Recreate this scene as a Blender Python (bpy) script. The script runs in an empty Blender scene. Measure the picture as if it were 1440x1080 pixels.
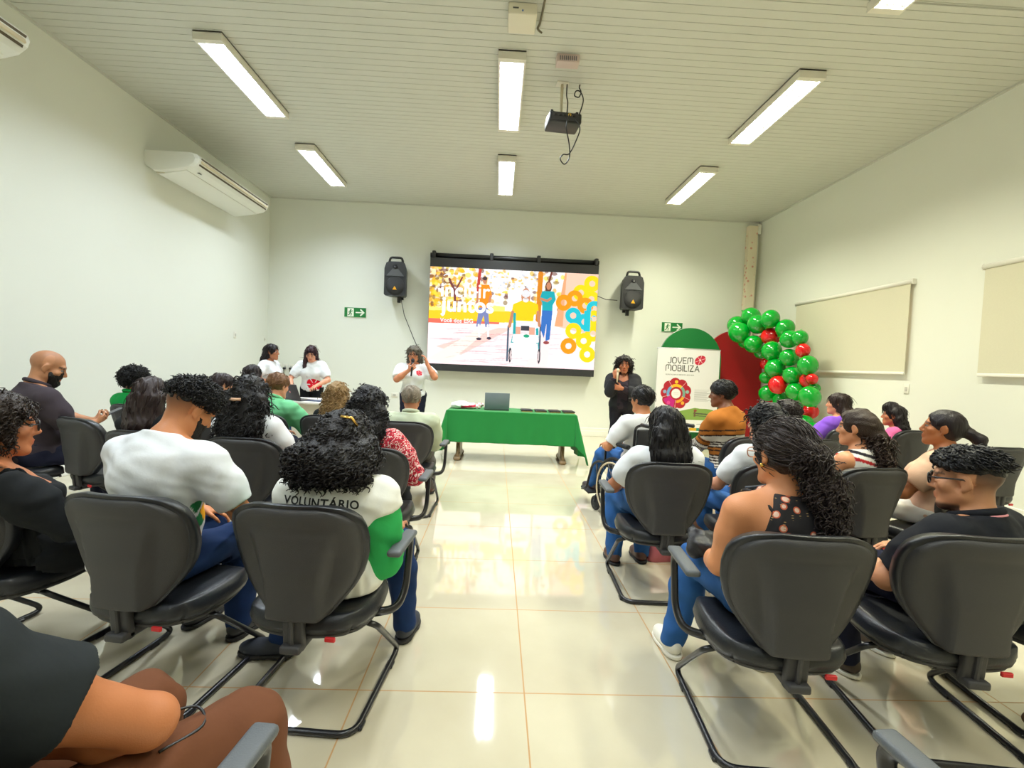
import bpy, bmesh, math, random
import numpy as np
from mathutils import Vector, Matrix

SC = bpy.context.scene
COL = SC.collection
PI = math.pi
R = math.radians
rng = np.random.default_rng(7)
random.seed(7)

# ---------------------------------------------------------------- colours and materials
def lin(c):
    c = np.asarray(c, float)
    return np.where(c <= .04045, c / 12.92, ((c + .055) / 1.055) ** 2.4)

def rgb(r, g, b):
    return tuple(float(v) for v in lin(np.array([r, g, b]) / 255.0))

def inp(node, name, val):
    s = node.inputs.get(name)
    if s is not None:
        s.default_value = val

def new_mat(name):
    m = bpy.data.materials.new(name)
    m.use_nodes = True
    nt = m.node_tree
    b = nt.nodes.get('Principled BSDF')
    return m, nt, b

def L(nt, a, b):
    nt.links.new(a, b)

def mat(name, col, rough=.5, metal=0., spec=.5, noise=0., nscale=8., bump=0., bscale=60., coat=0., sheen=0., stretch=None, attr=None, emit=None, estr=0.):
    m, nt, b = new_mat(name)
    c = (*col, 1.0)
    inp(b, 'Base Color', c); inp(b, 'Roughness', rough); inp(b, 'Metallic', metal)
    inp(b, 'Specular IOR Level', spec); inp(b, 'Coat Weight', coat); inp(b, 'Coat Roughness', .15)
    inp(b, 'Sheen Weight', sheen)
    tc = nt.nodes.new('ShaderNodeTexCoord')
    vec = tc.outputs['Object']
    if stretch:
        mp = nt.nodes.new('ShaderNodeMapping'); mp.inputs['Scale'].default_value = stretch
        L(nt, vec, mp.inputs['Vector']); vec = mp.outputs['Vector']
    src = None
    if attr:
        at = nt.nodes.new('ShaderNodeAttribute'); at.attribute_name = attr
        src = at.outputs['Color']; L(nt, src, b.inputs['Base Color'])
    if noise > 0:
        n = nt.nodes.new('ShaderNodeTexNoise'); n.inputs['Scale'].default_value = nscale; n.inputs['Detail'].default_value = 4
        L(nt, vec, n.inputs['Vector'])
        mr = nt.nodes.new('ShaderNodeMapRange'); mr.inputs['To Min'].default_value = 1 - noise; mr.inputs['To Max'].default_value = 1 + noise
        L(nt, n.outputs['Fac'], mr.inputs['Value'])
        mx = nt.nodes.new('ShaderNodeMix'); mx.data_type = 'RGBA'; mx.blend_type = 'MULTIPLY'; mx.inputs['Factor'].default_value = 1
        if src is not None: L(nt, src, mx.inputs['A'])
        else: mx.inputs['A'].default_value = c
        L(nt, mr.outputs['Result'], mx.inputs['B']); L(nt, mx.outputs['Result'], b.inputs['Base Color'])
    if bump > 0:
        n2 = nt.nodes.new('ShaderNodeTexNoise'); n2.inputs['Scale'].default_value = bscale; n2.inputs['Detail'].default_value = 3
        L(nt, vec, n2.inputs['Vector'])
        bp = nt.nodes.new('ShaderNodeBump'); bp.inputs['Strength'].default_value = bump; bp.inputs['Distance'].default_value = .01
        L(nt, n2.outputs['Fac'], bp.inputs['Height']); L(nt, bp.outputs['Normal'], b.inputs['Normal'])
    if emit is not None:
        inp(b, 'Emission Color', (*emit, 1)); inp(b, 'Emission Strength', estr)
    return m

_cache = {}
def M(key, *a, **k):
    if key not in _cache:
        _cache[key] = mat(key, *a, **k)
    return _cache[key]

# ---------------------------------------------------------------- objects
def link(o, parent=None):
    COL.objects.link(o)
    if parent is not None: o.parent = parent
    return o

def tag(o, label=None, cat=None, group=None, kind=None):
    if label: o['label'] = label
    if cat: o['category'] = cat
    if group: o['group'] = group
    if kind: o['kind'] = kind
    return o

def empty(name, loc=(0, 0, 0), rz=0., label=None, cat=None, group=None):
    o = bpy.data.objects.new(name, None); o.empty_display_size = .1
    link(o); o.location = loc; o.rotation_euler = (0, 0, rz)
    return tag(o, label, cat, group)

def mesh_np(name, V, F, m=None, parent=None, smooth=True, col=None, attr='Col', loc=None):
    """V (n,3); F an int array (k,4)/(k,3) or a list of index lists"""
    me = bpy.data.meshes.new(name)
    V = np.asarray(V, np.float32)
    if isinstance(F, np.ndarray):
        k, n = F.shape
        me.vertices.add(len(V)); me.vertices.foreach_set('co', V.ravel())
        me.loops.add(k * n); me.loops.foreach_set('vertex_index', F.astype(np.int32).ravel())
        me.polygons.add(k); me.polygons.foreach_set('loop_start', np.arange(0, k * n, n, dtype=np.int32))
        me.update(calc_edges=True)
    else:
        me.from_pydata([tuple(map(float, v)) for v in V], [], [list(map(int, f)) for f in F])
    if len(me.polygons):
        me.polygons.foreach_set('use_smooth', np.full(len(me.polygons), bool(smooth)))
    if col is not None:
        a = me.color_attributes.new(attr, 'FLOAT_COLOR', 'POINT')
        c4 = np.ones((len(V), 4), np.float32); c4[:, :3] = col
        a.data.foreach_set('color', c4.ravel())
    if m is not None: me.materials.append(m)
    me.update()
    o = bpy.data.objects.new(name, me)
    link(o, parent)
    if loc is not None: o.location = loc
    return o

class MB:
    """collects geometry, then builds ONE mesh object"""
    def __init__(s): s.v = []; s.f = []; s.sm = []
    def add(s, V, F, smooth=False):
        o = len(s.v); s.v += [tuple(map(float, p)) for p in V]
        for f in F: s.f.append([o + int(i) for i in f]); s.sm.append(smooth)
        return s
    def box(s, c, size, rot=None, r=0., seg=2):
        bm = bmesh.new(); bmesh.ops.create_cube(bm, size=1)
        for v in bm.verts: v.co = Vector((v.co.x * size[0], v.co.y * size[1], v.co.z * size[2]))
        if r > 0: bmesh.ops.bevel(bm, geom=list(bm.edges), offset=min(r, .49 * min(size)), segments=seg, profile=.5, affect='EDGES')
        mt = Matrix.Translation(Vector(c))
        if rot is not None: mt = mt @ rot.to_4x4()
        bm.verts.index_update()
        s.add([mt @ v.co for v in bm.verts], [[v.index for v in f.verts] for f in bm.faces], smooth=r > 0 and seg > 1)
        bm.free(); return s
    def tube(s, pts, rad, n=8, caps=True, closed=False, flat=None):
        P = [Vector(p) for p in pts]; k = len(P)
        rads = rad if hasattr(rad, '__len__') else [rad] * k
        V = []; prev = None
        for i in range(k):
            a = P[(i - 1) % k] if (closed or i > 0) else P[i]
            b = P[(i + 1) % k] if (closed or i < k - 1) else P[i]
            t = (b - a).normalized()
            if prev is None:
                up = Vector((0, 0, 1)) if abs(t.z) < .9 else Vector((1, 0, 0))
                nrm = (up - t * up.dot(t)).normalized()
            else:
                nrm = prev - t * prev.dot(t)
                nrm = nrm.normalized() if nrm.length > 1e-6 else t.orthogonal().normalized()
            prev = nrm; bn = t.cross(nrm)
            for j in range(n):
                an = 2 * PI * j / n
                fy = flat if flat else 1.
                V.append(P[i] + (nrm * math.cos(an) + bn * (math.sin(an) * fy)) * rads[i])
        F = []
        for i in range(k if closed else k - 1):
            i2 = (i + 1) % k
            for j in range(n):
                F.append([i * n + j, i * n + (j + 1) % n, i2 * n + (j + 1) % n, i2 * n + j])
        if caps and not closed:
            F.append([j for j in range(n)][::-1]); F.append([(k - 1) * n + j for j in range(n)])
        return s.add(V, F, True)
    def lathe(s, prof, n=24, c=(0, 0, 0), rot=None):
        V = []; k = len(prof)
        mt = Matrix.Translation(Vector(c))
        if rot is not None: mt = mt @ rot.to_4x4()
        for (r, z) in prof:
            for j in range(n):
                a = 2 * PI * j / n
                V.append(mt @ Vector((r * math.cos(a), r * math.sin(a), z)))
        F = []
        for i in range(k - 1):
            for j in range(n):
                F.append([i * n + j, i * n + (j + 1) % n, (i + 1) * n + (j + 1) % n, (i + 1) * n + j])
        F.append([j for j in range(n)][::-1]); F.append([(k - 1) * n + j for j in range(n)])
        return s.add(V, F, True)
    def sphere(s, c, r, n=12, m=8):
        rr = r if hasattr(r, '__len__') else (r, r, r)
        V = [(c[0], c[1], c[2] - rr[2])]; F = []
        for i in range(1, m):
            t = -PI / 2 + PI * i / m
            for j in range(n):
                a = 2 * PI * j / n
                V.append((c[0] + rr[0] * math.cos(t) * math.cos(a), c[1] + rr[1] * math.cos(t) * math.sin(a), c[2] + rr[2] * math.sin(t)))
        V.append((c[0], c[1], c[2] + rr[2]))
        for j in range(n): F.append([0, 1 + (j + 1) % n, 1 + j])
        for i in range(m - 2):
            for j in range(n):
                a = 1 + i * n; F.append([a + j, a + (j + 1) % n, a + n + (j + 1) % n, a + n + j])
        a = 1 + (m - 2) * n
        for j in range(n): F.append([a + j, a + (j + 1) % n, len(V) - 1])
        return s.add(V, F, True)
    def prism(s, pts2, y0, y1, axis='y'):
        """polygon in (x,z) extruded along y (or (x,y) along z, (y,z) along x)"""
        n = len(pts2)
        def e(p, t):
            return (p[0], t, p[1]) if axis == 'y' else ((p[0], p[1], t) if axis == 'z' else (t, p[0], p[1]))
        V = [e(p, y0) for p in pts2] + [e(p, y1) for p in pts2]
        F = [list(range(n)), list(range(2 * n - 1, n - 1, -1))]
        for i in range(n): F.append([i, (i + 1) % n, n + (i + 1) % n, n + i][::-1])
        return s.add(V, F)
    def build(s, name, m, parent=None, loc=None):
        me = bpy.data.meshes.new(name); me.from_pydata(s.v, [], s.f)
        me.polygons.foreach_set('use_smooth', np.array(s.sm, bool))
        bm = bmesh.new(); bm.from_mesh(me); bmesh.ops.recalc_face_normals(bm, faces=list(bm.faces)); bm.to_mesh(me); bm.free()
        if m is not None: me.materials.append(m)
        me.update()
        o = bpy.data.objects.new(name, me); link(o, parent)
        if loc is not None: o.location = loc
        return o

def fillet(pts, r, n=5):
    P = [Vector(p) for p in pts]; out = [P[0]]
    for i in range(1, len(P) - 1):
        a, b, c = P[i - 1], P[i], P[i + 1]
        u = (a - b); v = (c - b); d = min(r, u.length * .48, v.length * .48)
        p0 = b + u.normalized() * d; p1 = b + v.normalized() * d
        for k in range(n + 1):
            t = k / n
            out.append(p0 * (1 - t) ** 2 + b * 2 * t * (1 - t) + p1 * t * t)
    out.append(P[-1]); return out

def smooth_path(pts, n=6):
    """Catmull-Rom through pts"""
    P = [Vector(p) for p in pts]; out = []
    for i in range(len(P) - 1):
        p0 = P[max(i - 1, 0)]; p1 = P[i]; p2 = P[i + 1]; p3 = P[min(i + 2, len(P) - 1)]
        for k in range(n):
            t = k / n
            out.append(.5 * ((2 * p1) + (p2 - p0) * t + (2 * p0 - 5 * p1 + 4 * p2 - p3) * t * t + (3 * p1 - p0 - 3 * p2 + p3) * t ** 3))
    out.append(P[-1]); return out

_txt = {}
def text_tris(body, spacing=1.0, off=0.0):
    """triangles of a line of lettering, unit size, centred: (verts (n,2), tris (k,3))"""
    key = (body, spacing, off)
    if key in _txt: return _txt[key]
    cu = bpy.data.curves.new('lettering', 'FONT'); cu.body = body; cu.align_x = 'CENTER'; cu.size = 1; cu.space_character = spacing
    cu.offset = off; cu.resolution_u = 4
    ob = bpy.data.objects.new('lettering', cu); COL.objects.link(ob)
    dg = bpy.context.evaluated_depsgraph_get(); dg.update()
    me = bpy.data.meshes.new_from_object(ob.evaluated_get(dg))
    me.calc_loop_triangles()
    V = np.array([v.co[:2] for v in me.vertices], float).reshape(-1, 2); T = np.array([t.vertices[:] for t in me.loop_triangles], int).reshape(-1, 3)
    bpy.data.objects.remove(ob); bpy.data.meshes.remove(me); bpy.data.curves.remove(cu)
    _txt[key] = (V, T); return V, T

class Paint:
    """a flat picture: colours at the points of a fine grid; u to the right 0..W, v up 0..H (same units)"""
    def __init__(s, W, H, n, bg):
        s.W, s.H = W, H; s.nx = n; s.ny = max(2, int(round(n * H / W)))
        s.u, s.v = np.meshgrid(np.linspace(0, W, s.nx), np.linspace(0, H, s.ny))
        s.a = np.zeros((s.ny, s.nx, 3)); s.a[:] = lin(np.array(bg) / 255.)
    def _c(s, c): return lin(np.array(c) / 255.)
    def fill(s, mask, c, al=1.):
        s.a[mask] = s.a[mask] * (1 - al) + s._c(c) * al; return s
    def poly(s, pts, c, al=1.):
        m = np.zeros(s.u.shape, bool); n = len(pts)
        for i in range(n):
            x0, y0 = pts[i]; x1, y1 = pts[(i + 1) % n]
            if y0 == y1: continue
            k = ((y0 > s.v) != (y1 > s.v)) & (s.u < (x1 - x0) * (s.v - y0) / (y1 - y0) + x0)
            m ^= k
        return s.fill(m, c, al)
    def rect(s, x0, y0, x1, y1, c, al=1.): return s.fill((s.u >= x0) & (s.u <= x1) & (s.v >= y0) & (s.v <= y1), c, al)
    def ell(s, cx, cy, rx, ry, c, al=1., rot=0.):
        x = s.u - cx; y = s.v - cy; cr, sr = math.cos(rot), math.sin(rot)
        return s.fill(((x * cr + y * sr) / rx) ** 2 + ((-x * sr + y * cr) / ry) ** 2 <= 1, c, al)
    def ring(s, cx, cy, r0, r1, c, a0=None, a1=None):
        d = np.hypot(s.u - cx, s.v - cy); m = (d >= r0) & (d <= r1)
        if a0 is not None:
            an = np.degrees(np.arctan2(s.v - cy, s.u - cx)); m &= ((an - a0) % 360) <= (a1 - a0)
        return s.fill(m, c)
    def line(s, pts, w, c, al=1.):
        for (x0, y0), (x1, y1) in zip(pts[:-1], pts[1:]):
            dx, dy = x1 - x0, y1 - y0; l2 = dx * dx + dy * dy + 1e-12
            t = np.clip(((s.u - x0) * dx + (s.v - y0) * dy) / l2, 0, 1)
            s.fill(np.hypot(s.u - x0 - t * dx, s.v - y0 - t * dy) <= w / 2, c, al)
        return s
    def text(s, body, x, y, size, c, spacing=1., off=0., left=False):
        V, T = text_tris(body, spacing, off)
        if len(V) == 0: return s
        P = V * size; P = P - [P[:, 0].min() if left else 0, 0] + [x, y]
        for t in T:
            a, b, d = P[t[0]], P[t[1]], P[t[2]]
            i0 = max(int(min(a[0], b[0], d[0]) / s.W * (s.nx - 1)) - 1, 0); i1 = min(int(max(a[0], b[0], d[0]) / s.W * (s.nx - 1)) + 2, s.nx)
            j0 = max(int(min(a[1], b[1], d[1]) / s.H * (s.ny - 1)) - 1, 0); j1 = min(int(max(a[1], b[1], d[1]) / s.H * (s.ny - 1)) + 2, s.ny)
            if i1 <= i0 or j1 <= j0: continue
            U = s.u[j0:j1, i0:i1]; W = s.v[j0:j1, i0:i1]
            def e(p, q): return (q[0] - p[0]) * (W - p[1]) - (q[1] - p[1]) * (U - p[0])
            e0, e1, e2 = e(a, b), e(b, d), e(d, a)
            m = ((e0 >= 0) & (e1 >= 0) & (e2 >= 0)) | ((e0 <= 0) & (e1 <= 0) & (e2 <= 0))
            s.a[j0:j1, i0:i1][m] = s._c(c)
        return s
    def build(s, name, m, parent, o, ux, uy):
        """corner o, unit directions ux (right) and uy (up) as seen from the front"""
        o = np.array(o, float); ux = np.array(ux, float); uy = np.array(uy, float)
        V = o + s.u.reshape(-1, 1) * ux + s.v.reshape(-1, 1) * uy
        i = np.arange(s.ny - 1)[:, None] * s.nx + np.arange(s.nx - 1)[None, :]
        F = np.stack([i, i + 1, i + 1 + s.nx, i + s.nx], -1).reshape(-1, 4)
        return mesh_np(name, V, F, m, parent, False, col=s.a.reshape(-1, 3))

def attr_mat(name, rough=.5, emit=0., spec=.5):
    m, nt, b = new_mat(name)
    at = nt.nodes.new('ShaderNodeAttribute'); at.attribute_name = 'Col'
    L(nt, at.outputs['Color'], b.inputs['Base Color']); inp(b, 'Roughness', rough); inp(b, 'Specular IOR Level', spec)
    if emit > 0:
        L(nt, at.outputs['Color'], b.inputs['Emission Color']); inp(b, 'Emission Strength', emit)
    return m

# ---------------------------------------------------------------- implicit surfaces -> meshes
def V3(*a): return np.array(a, float)

class Vol:
    def __init__(s, lo, hi, h):
        s.h = h; s.lo = np.array(lo, float); n = np.ceil((np.array(hi) - s.lo) / h).astype(int) + 1
        s.n = n; s.g = np.full(tuple(n), .3, np.float32)
        s.ax = [(s.lo[i] + np.arange(n[i]) * h).astype(np.float32) for i in range(3)]
    def _sl(s, lo, hi):
        a = np.clip(np.floor((lo - s.lo) / s.h).astype(int), 0, s.n - 1); b = np.clip(np.ceil((hi - s.lo) / s.h).astype(int) + 1, 1, s.n)
        if np.any(b <= a): return None
        sl = tuple(slice(a[i], b[i]) for i in range(3))
        return sl, s.ax[0][sl[0]][:, None, None], s.ax[1][sl[1]][None, :, None], s.ax[2][sl[2]][None, None, :]
    def put(s, p, k=.02, inflate=0., sub=False):
        d = None
        if p['t'] == 'rc':
            a, b = p['a'], p['b']; r1, r2 = p['r1'] + inflate, p['r2'] + inflate; mg = max(k, .02) + 2 * s.h
            q = s._sl(np.minimum(a - r1, b - r2) - mg, np.maximum(a + r1, b + r2) + mg)
            if q is None: return
            sl, X, Y, Z = q; ab = b - a; l2 = max(float(ab @ ab), 1e-9)
            t = np.clip(((X - a[0]) * ab[0] + (Y - a[1]) * ab[1] + (Z - a[2]) * ab[2]) / l2, 0, 1)
            d = np.sqrt((X - a[0] - t * ab[0]) ** 2 + (Y - a[1] - t * ab[1]) ** 2 + (Z - a[2] - t * ab[2]) ** 2) - (r1 + t * (r2 - r1))
        else:
            c, A, r = p['c'], p['A'], p['r'] + inflate; mg = max(k, .02) + 2 * s.h
            ext = np.sqrt(((A * r[:, None]) ** 2).sum(0))
            q = s._sl(c - ext - mg, c + ext + mg)
            if q is None: return
            sl, X, Y, Z = q; dx, dy, dz = X - c[0], Y - c[1], Z - c[2]
            u = [A[i][0] * dx + A[i][1] * dy + A[i][2] * dz for i in range(3)]
            if p['t'] == 'el':
                k0 = np.sqrt((u[0] / r[0]) ** 2 + (u[1] / r[1]) ** 2 + (u[2] / r[2]) ** 2)
                k1 = np.sqrt((u[0] / r[0] ** 2) ** 2 + (u[1] / r[1] ** 2) ** 2 + (u[2] / r[2] ** 2) ** 2) + 1e-6
                d = k0 * (k0 - 1) / k1
            else:
                ro = p.get('ro', .01); w = [np.abs(u[i]) - (r[i] - ro) for i in range(3)]
                d = np.sqrt(sum(np.maximum(x, 0) ** 2 for x in w)) + np.minimum(np.maximum(np.maximum(w[0], w[1]), w[2]), 0) - ro
        for (pt, nn) in p.get('cut', ()):
            d = np.maximum(d, (X - pt[0]) * nn[0] + (Y - pt[1]) * nn[1] + (Z - pt[2]) * nn[2])
        g = s.g[sl]
        if sub:
            d = -d
            h = np.clip(.5 - .5 * (g - d) / max(k, 1e-4), 0, 1) if k > 0 else None
            s.g[sl] = np.maximum(g, d) if k <= 0 else (g * (1 - h) + d * h + k * h * (1 - h))
        else:
            h = np.clip(.5 + .5 * (g - d) / max(k, 1e-4), 0, 1)
            s.g[sl] = np.minimum(g, d) if k <= 0 else (g * (1 - h) + d * h - k * h * (1 - h))
    def plane(s, pt, nn):
        X, Y, Z = s.ax[0][:, None, None], s.ax[1][None, :, None], s.ax[2][None, None, :]
        s.g = np.maximum(s.g, ((X - pt[0]) * nn[0] + (Y - pt[1]) * nn[1] + (Z - pt[2]) * nn[2]).astype(np.float32))
    def wrinkle(s, amp, f, seed=0, stretch=(1, 1, 1)):
        r = np.random.default_rng(seed); X, Y, Z = s.ax[0][:, None, None] * stretch[0], s.ax[1][None, :, None] * stretch[1], s.ax[2][None, None, :] * stretch[2]
        for i in range(4):
            w = r.normal(size=3); w /= np.linalg.norm(w); w *= f * (1 + .5 * i); ph = r.uniform(0, 6.28, 3); w2 = r.normal(size=3) * f * .6
            s.g += (amp / (1 + .6 * i) * np.sin(w[0] * X + w[1] * Y + w[2] * Z + ph[0] + 1.5 * np.sin(w2[0] * X + w2[1] * Y + w2[2] * Z + ph[1]))).astype(np.float32)
    def mesh(s, iters=1):
        g = s.g; g[0], g[-1] = .3, .3; g[:, 0], g[:, -1] = .3, .3; g[:, :, 0], g[:, :, -1] = .3, .3
        ins = g < 0; n = s.n; c = n - 1
        cnt = np.zeros(tuple(c), np.int8)
        for dx in (0, 1):
            for dy in (0, 1):
                for dz in (0, 1): cnt += ins[dx:c[0] + dx, dy:c[1] + dy, dz:c[2] + dz]
        act = (cnt > 0) & (cnt < 8); idx = np.argwhere(act)
        if len(idx) == 0: return np.zeros((0, 3)), np.zeros((0, 4), int), np.zeros((0, 3))
        vid = np.full(tuple(c), -1, np.int32); vid[act] = np.arange(len(idx))
        acc = np.zeros((len(idx), 3)); num = np.zeros(len(idx))
        I, J, K = idx.T
        for ax in range(3):
            o1, o2 = [q for q in range(3) if q != ax]
            for a in (0, 1):
                for b in (0, 1):
                    st = [0, 0, 0]; st[o1] = a; st[o2] = b; en = list(st); en[ax] = 1
                    v0 = g[I + st[0], J + st[1], K + st[2]]; v1 = g[I + en[0], J + en[1], K + en[2]]
                    m = (v0 < 0) != (v1 < 0); t = np.zeros(len(idx)); t[m] = v0[m] / (v0[m] - v1[m])
                    p = np.tile(np.array(st, float), (len(idx), 1)); p[:, ax] += t
                    acc[m] += p[m]; num[m] += 1
        V = s.lo + (idx + acc / num[:, None]) * s.h
        F = []
        for ax in range(3):
            o1, o2 = (ax + 1) % 3, (ax + 2) % 3
            sl0 = [slice(1, -1)] * 3; sl0[ax] = slice(0, -1); sl1 = list(sl0); sl1[ax] = slice(1, None)
            a0, a1 = ins[tuple(sl0)], ins[tuple(sl1)]
            for flip in (0, 1):
                e = np.argwhere((a0 & ~a1) if not flip else (~a0 & a1))
                if not len(e): continue
                off = np.array([1, 1, 1]); off[ax] = 0; e = e + off
                def cell(d1, d2):
                    q = e.copy(); q[:, o1] -= d1; q[:, o2] -= d2; return vid[q[:, 0], q[:, 1], q[:, 2]]
                quad = np.stack([cell(0, 0), cell(1, 0), cell(1, 1), cell(0, 1)], -1)
                F.append(quad if not flip else quad[:, ::-1])
        F = np.concatenate(F)
        # light smoothing along the quad edges
        for _ in range(iters):
            S = np.zeros_like(V); N = np.zeros(len(V))
            for a, b in ((0, 1), (1, 2), (2, 3), (3, 0)):
                for i in range(3): S[:, i] += np.bincount(F[:, a], V[F[:, b], i], len(V)) + np.bincount(F[:, b], V[F[:, a], i], len(V))
                N += np.bincount(F[:, a], minlength=len(V)) + np.bincount(F[:, b], minlength=len(V))
            V = V * .45 + .55 * S / np.maximum(N, 1)[:, None]
        e1 = V[F[:, 2]] - V[F[:, 0]]; e2 = V[F[:, 3]] - V[F[:, 1]]; fn = np.cross(e1, e2)
        nr = np.zeros_like(V)
        for a in range(4):
            for i in range(3): nr[:, i] += np.bincount(F[:, a], fn[:, i], len(V))
        nr /= np.linalg.norm(nr, axis=1)[:, None] + 1e-12
        return V, F, nr

I3 = np.eye(3)
def rc(a, b, r1, r2=None, **k): return dict(t='rc', a=np.array(a, float), b=np.array(b, float), r1=r1, r2=r1 if r2 is None else r2, **k)
def el(c, r, A=None, **k): return dict(t='el', c=np.array(c, float), r=np.array(r, float) * np.ones(3), A=I3 if A is None else np.array(A, float), **k)
def bx(c, r, A=None, **k): return dict(t='bx', c=np.array(c, float), r=np.array(r, float), A=I3 if A is None else np.array(A, float), **k)
def unit(v): v = np.array(v, float); return v / (np.linalg.norm(v) + 1e-12)
def rotm(yaw=0, pitch=0, roll=0):
    """columns: right, forward, up. yaw turns left (+), pitch looks up (+), roll leans to the right (+)"""
    return np.array(Matrix.Rotation(R(yaw), 3, 'Z') @ Matrix.Rotation(R(pitch), 3, 'X') @ Matrix.Rotation(R(roll), 3, 'Y'))
def xf(p, Mx, o, s=1.):
    """a primitive moved from a local frame (axes = columns of Mx, origin o, scale s)"""
    q = dict(p)
    if p['t'] == 'rc':
        q['a'] = o + Mx @ (p['a'] * s); q['b'] = o + Mx @ (p['b'] * s); q['r1'] = p['r1'] * s; q['r2'] = p['r2'] * s
    else:
        q['c'] = o + Mx @ (p['c'] * s); q['A'] = p['A'] @ Mx.T; q['r'] = p['r'] * s
    if 'cut' in p: q['cut'] = [(o + Mx @ (np.array(c) * s), Mx @ np.array(n, float)) for c, n in p['cut']]
    return q
EXPO = -0.68
# ---------------------------------------------------------------- camera
XL, XR, YB, YF, HT = -4.619, 5.275, 9.845, -3.2, 4.524
cd = bpy.data.cameras.new('camera'); cam = bpy.data.objects.new('camera', cd); COL.objects.link(cam)
cd.sensor_fit = 'HORIZONTAL'; cd.sensor_width = 36; cd.lens = 677.5421 / 1440 * 36; cd.clip_start = .02
_y, _p, _r = .0332, -.039, .0419
_f = V3(math.sin(_y) * math.cos(_p), math.cos(_y) * math.cos(_p), math.sin(_p)); _x = V3(math.cos(_y), -math.sin(_y), 0); _u = np.cross(_x, _f)
_x2 = math.cos(_r) * _x + math.sin(_r) * _u; _u2 = -math.sin(_r) * _x + math.cos(_r) * _u
mw = Matrix.Identity(4)
for i in range(3): mw[i][0], mw[i][1], mw[i][2] = _x2[i], _u2[i], -_f[i]
mw[2][3] = 1.393; cam.matrix_world = mw
SC.camera = cam

# ---------------------------------------------------------------- setting
wall_m = M('wall_paint', rgb(228, 230, 221), .55, noise=.02, nscale=1.2, bump=.05, bscale=90, spec=.35)
white_m = M('white_trim', rgb(238, 237, 228), .4)

def floor_material():
    m, nt, b = new_mat('floor_tiles')
    tc = nt.nodes.new('ShaderNodeTexCoord'); mp = nt.nodes.new('ShaderNodeMapping')
    mp.inputs['Location'].default_value = (-.1733, -1.9951, 0); L(nt, tc.outputs['Object'], mp.inputs['Vector'])
    sx = nt.nodes.new('ShaderNodeSeparateXYZ'); L(nt, mp.outputs['Vector'], sx.inputs[0])
    def math_(op, a, b_=None, v=None):
        n = nt.nodes.new('ShaderNodeMath'); n.operation = op
        L(nt, a, n.inputs[0])
        if b_ is not None: L(nt, b_, n.inputs[1])
        elif v is not None: n.inputs[1].default_value = v
        return n.outputs[0]
    ds = []
    for ax in 'XY':
        k = math_('DIVIDE', sx.outputs[ax], v=.70); k = math_('ADD', k, v=.5); k = math_('FRACT', k); k = math_('SUBTRACT', k, v=.5); k = math_('ABSOLUTE', k); ds.append(k)
    d = math_('MINIMUM', ds[0], ds[1]); g = math_('LESS_THAN', d, v=.0042)
    n = nt.nodes.new('ShaderNodeTexNoise'); n.inputs['Scale'].default_value = 2.2; n.inputs['Detail'].default_value = 6; L(nt, mp.outputs['Vector'], n.inputs['Vector'])
    cr = nt.nodes.new('ShaderNodeValToRGB'); cr.color_ramp.elements[0].position = .3; cr.color_ramp.elements[0].color = (*rgb(196, 186, 162), 1); cr.color_ramp.elements[1].position = .7; cr.color_ramp.elements[1].color = (*rgb(208, 200, 176), 1)
    L(nt, n.outputs['Fac'], cr.inputs[0])
    mx = nt.nodes.new('ShaderNodeMix'); mx.data_type = 'RGBA'; L(nt, g, mx.inputs['Factor']); L(nt, cr.outputs[0], mx.inputs['A']); mx.inputs['B'].default_value = (*rgb(176, 138, 96), 1)
    L(nt, mx.outputs['Result'], b.inputs['Base Color'])
    r = nt.nodes.new('ShaderNodeMapRange'); L(nt, g, r.inputs['Value']); r.inputs['To Min'].default_value = .045; r.inputs['To Max'].default_value = .6; L(nt, r.outputs['Result'], b.inputs['Roughness'])
    ri = nt.nodes.new('ShaderNodeMapRange'); L(nt, g, ri.inputs['Value']); ri.inputs['To Min'].default_value = 2.6; ri.inputs['To Max'].default_value = 1.2; L(nt, ri.outputs['Result'], b.inputs['IOR'])
    inp(b, 'IOR', 2.6); inp(b, 'Specular IOR Level', .5)
    return m
fl = MB().box(((XL + XR) / 2, (YF + YB) / 2, -.05), (XR - XL + .4, YB - YF + .4, .1)).build('floor', floor_material()); tag(fl, kind='structure')

# ceiling of narrow boards that run from side to side
cm = M('ceiling_boards', rgb(205, 206, 198), .55, noise=.03, nscale=2)
bm_ = MB(); pitch = .1025; y = YF
Vc = []; Fc = []
while y < YB:
    y2 = min(y + pitch, YB); g = .007
    o_ = len(Vc)
    for (yy, zz) in ((y, HT + .012), (y + g * .4, HT + .012), (y + g, HT), (y2 - .001, HT), (y2, HT + .012)):
        Vc += [(XL - .1, yy, zz), (XR + .1, yy, zz)]
    for k in range(4): Fc.append([o_ + 2 * k, o_ + 2 * k + 1, o_ + 2 * k + 3, o_ + 2 * k + 2])
    y = y2
bm_.add(Vc, Fc); bm_.box(((XL + XR) / 2, (YF + YB) / 2, HT + .07), (XR - XL + .4, YB - YF + .4, .1))
ce = bm_.build('ceiling', cm); tag(ce, kind='structure')
def wall(name, c, s):
    o = MB().box(c, s).build(name, wall_m); tag(o, kind='structure'); return o
wall('wall_back', ((XL + XR) / 2, YB + .1, HT / 2), (XR - XL + .4, .2, HT))
wall('wall_front', ((XL + XR) / 2, YF - .1, HT / 2), (XR - XL + .4, .2, HT))
wall('wall_left', (XL - .1, (YF + YB) / 2, HT / 2), (.2, YB - YF, HT))
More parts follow.
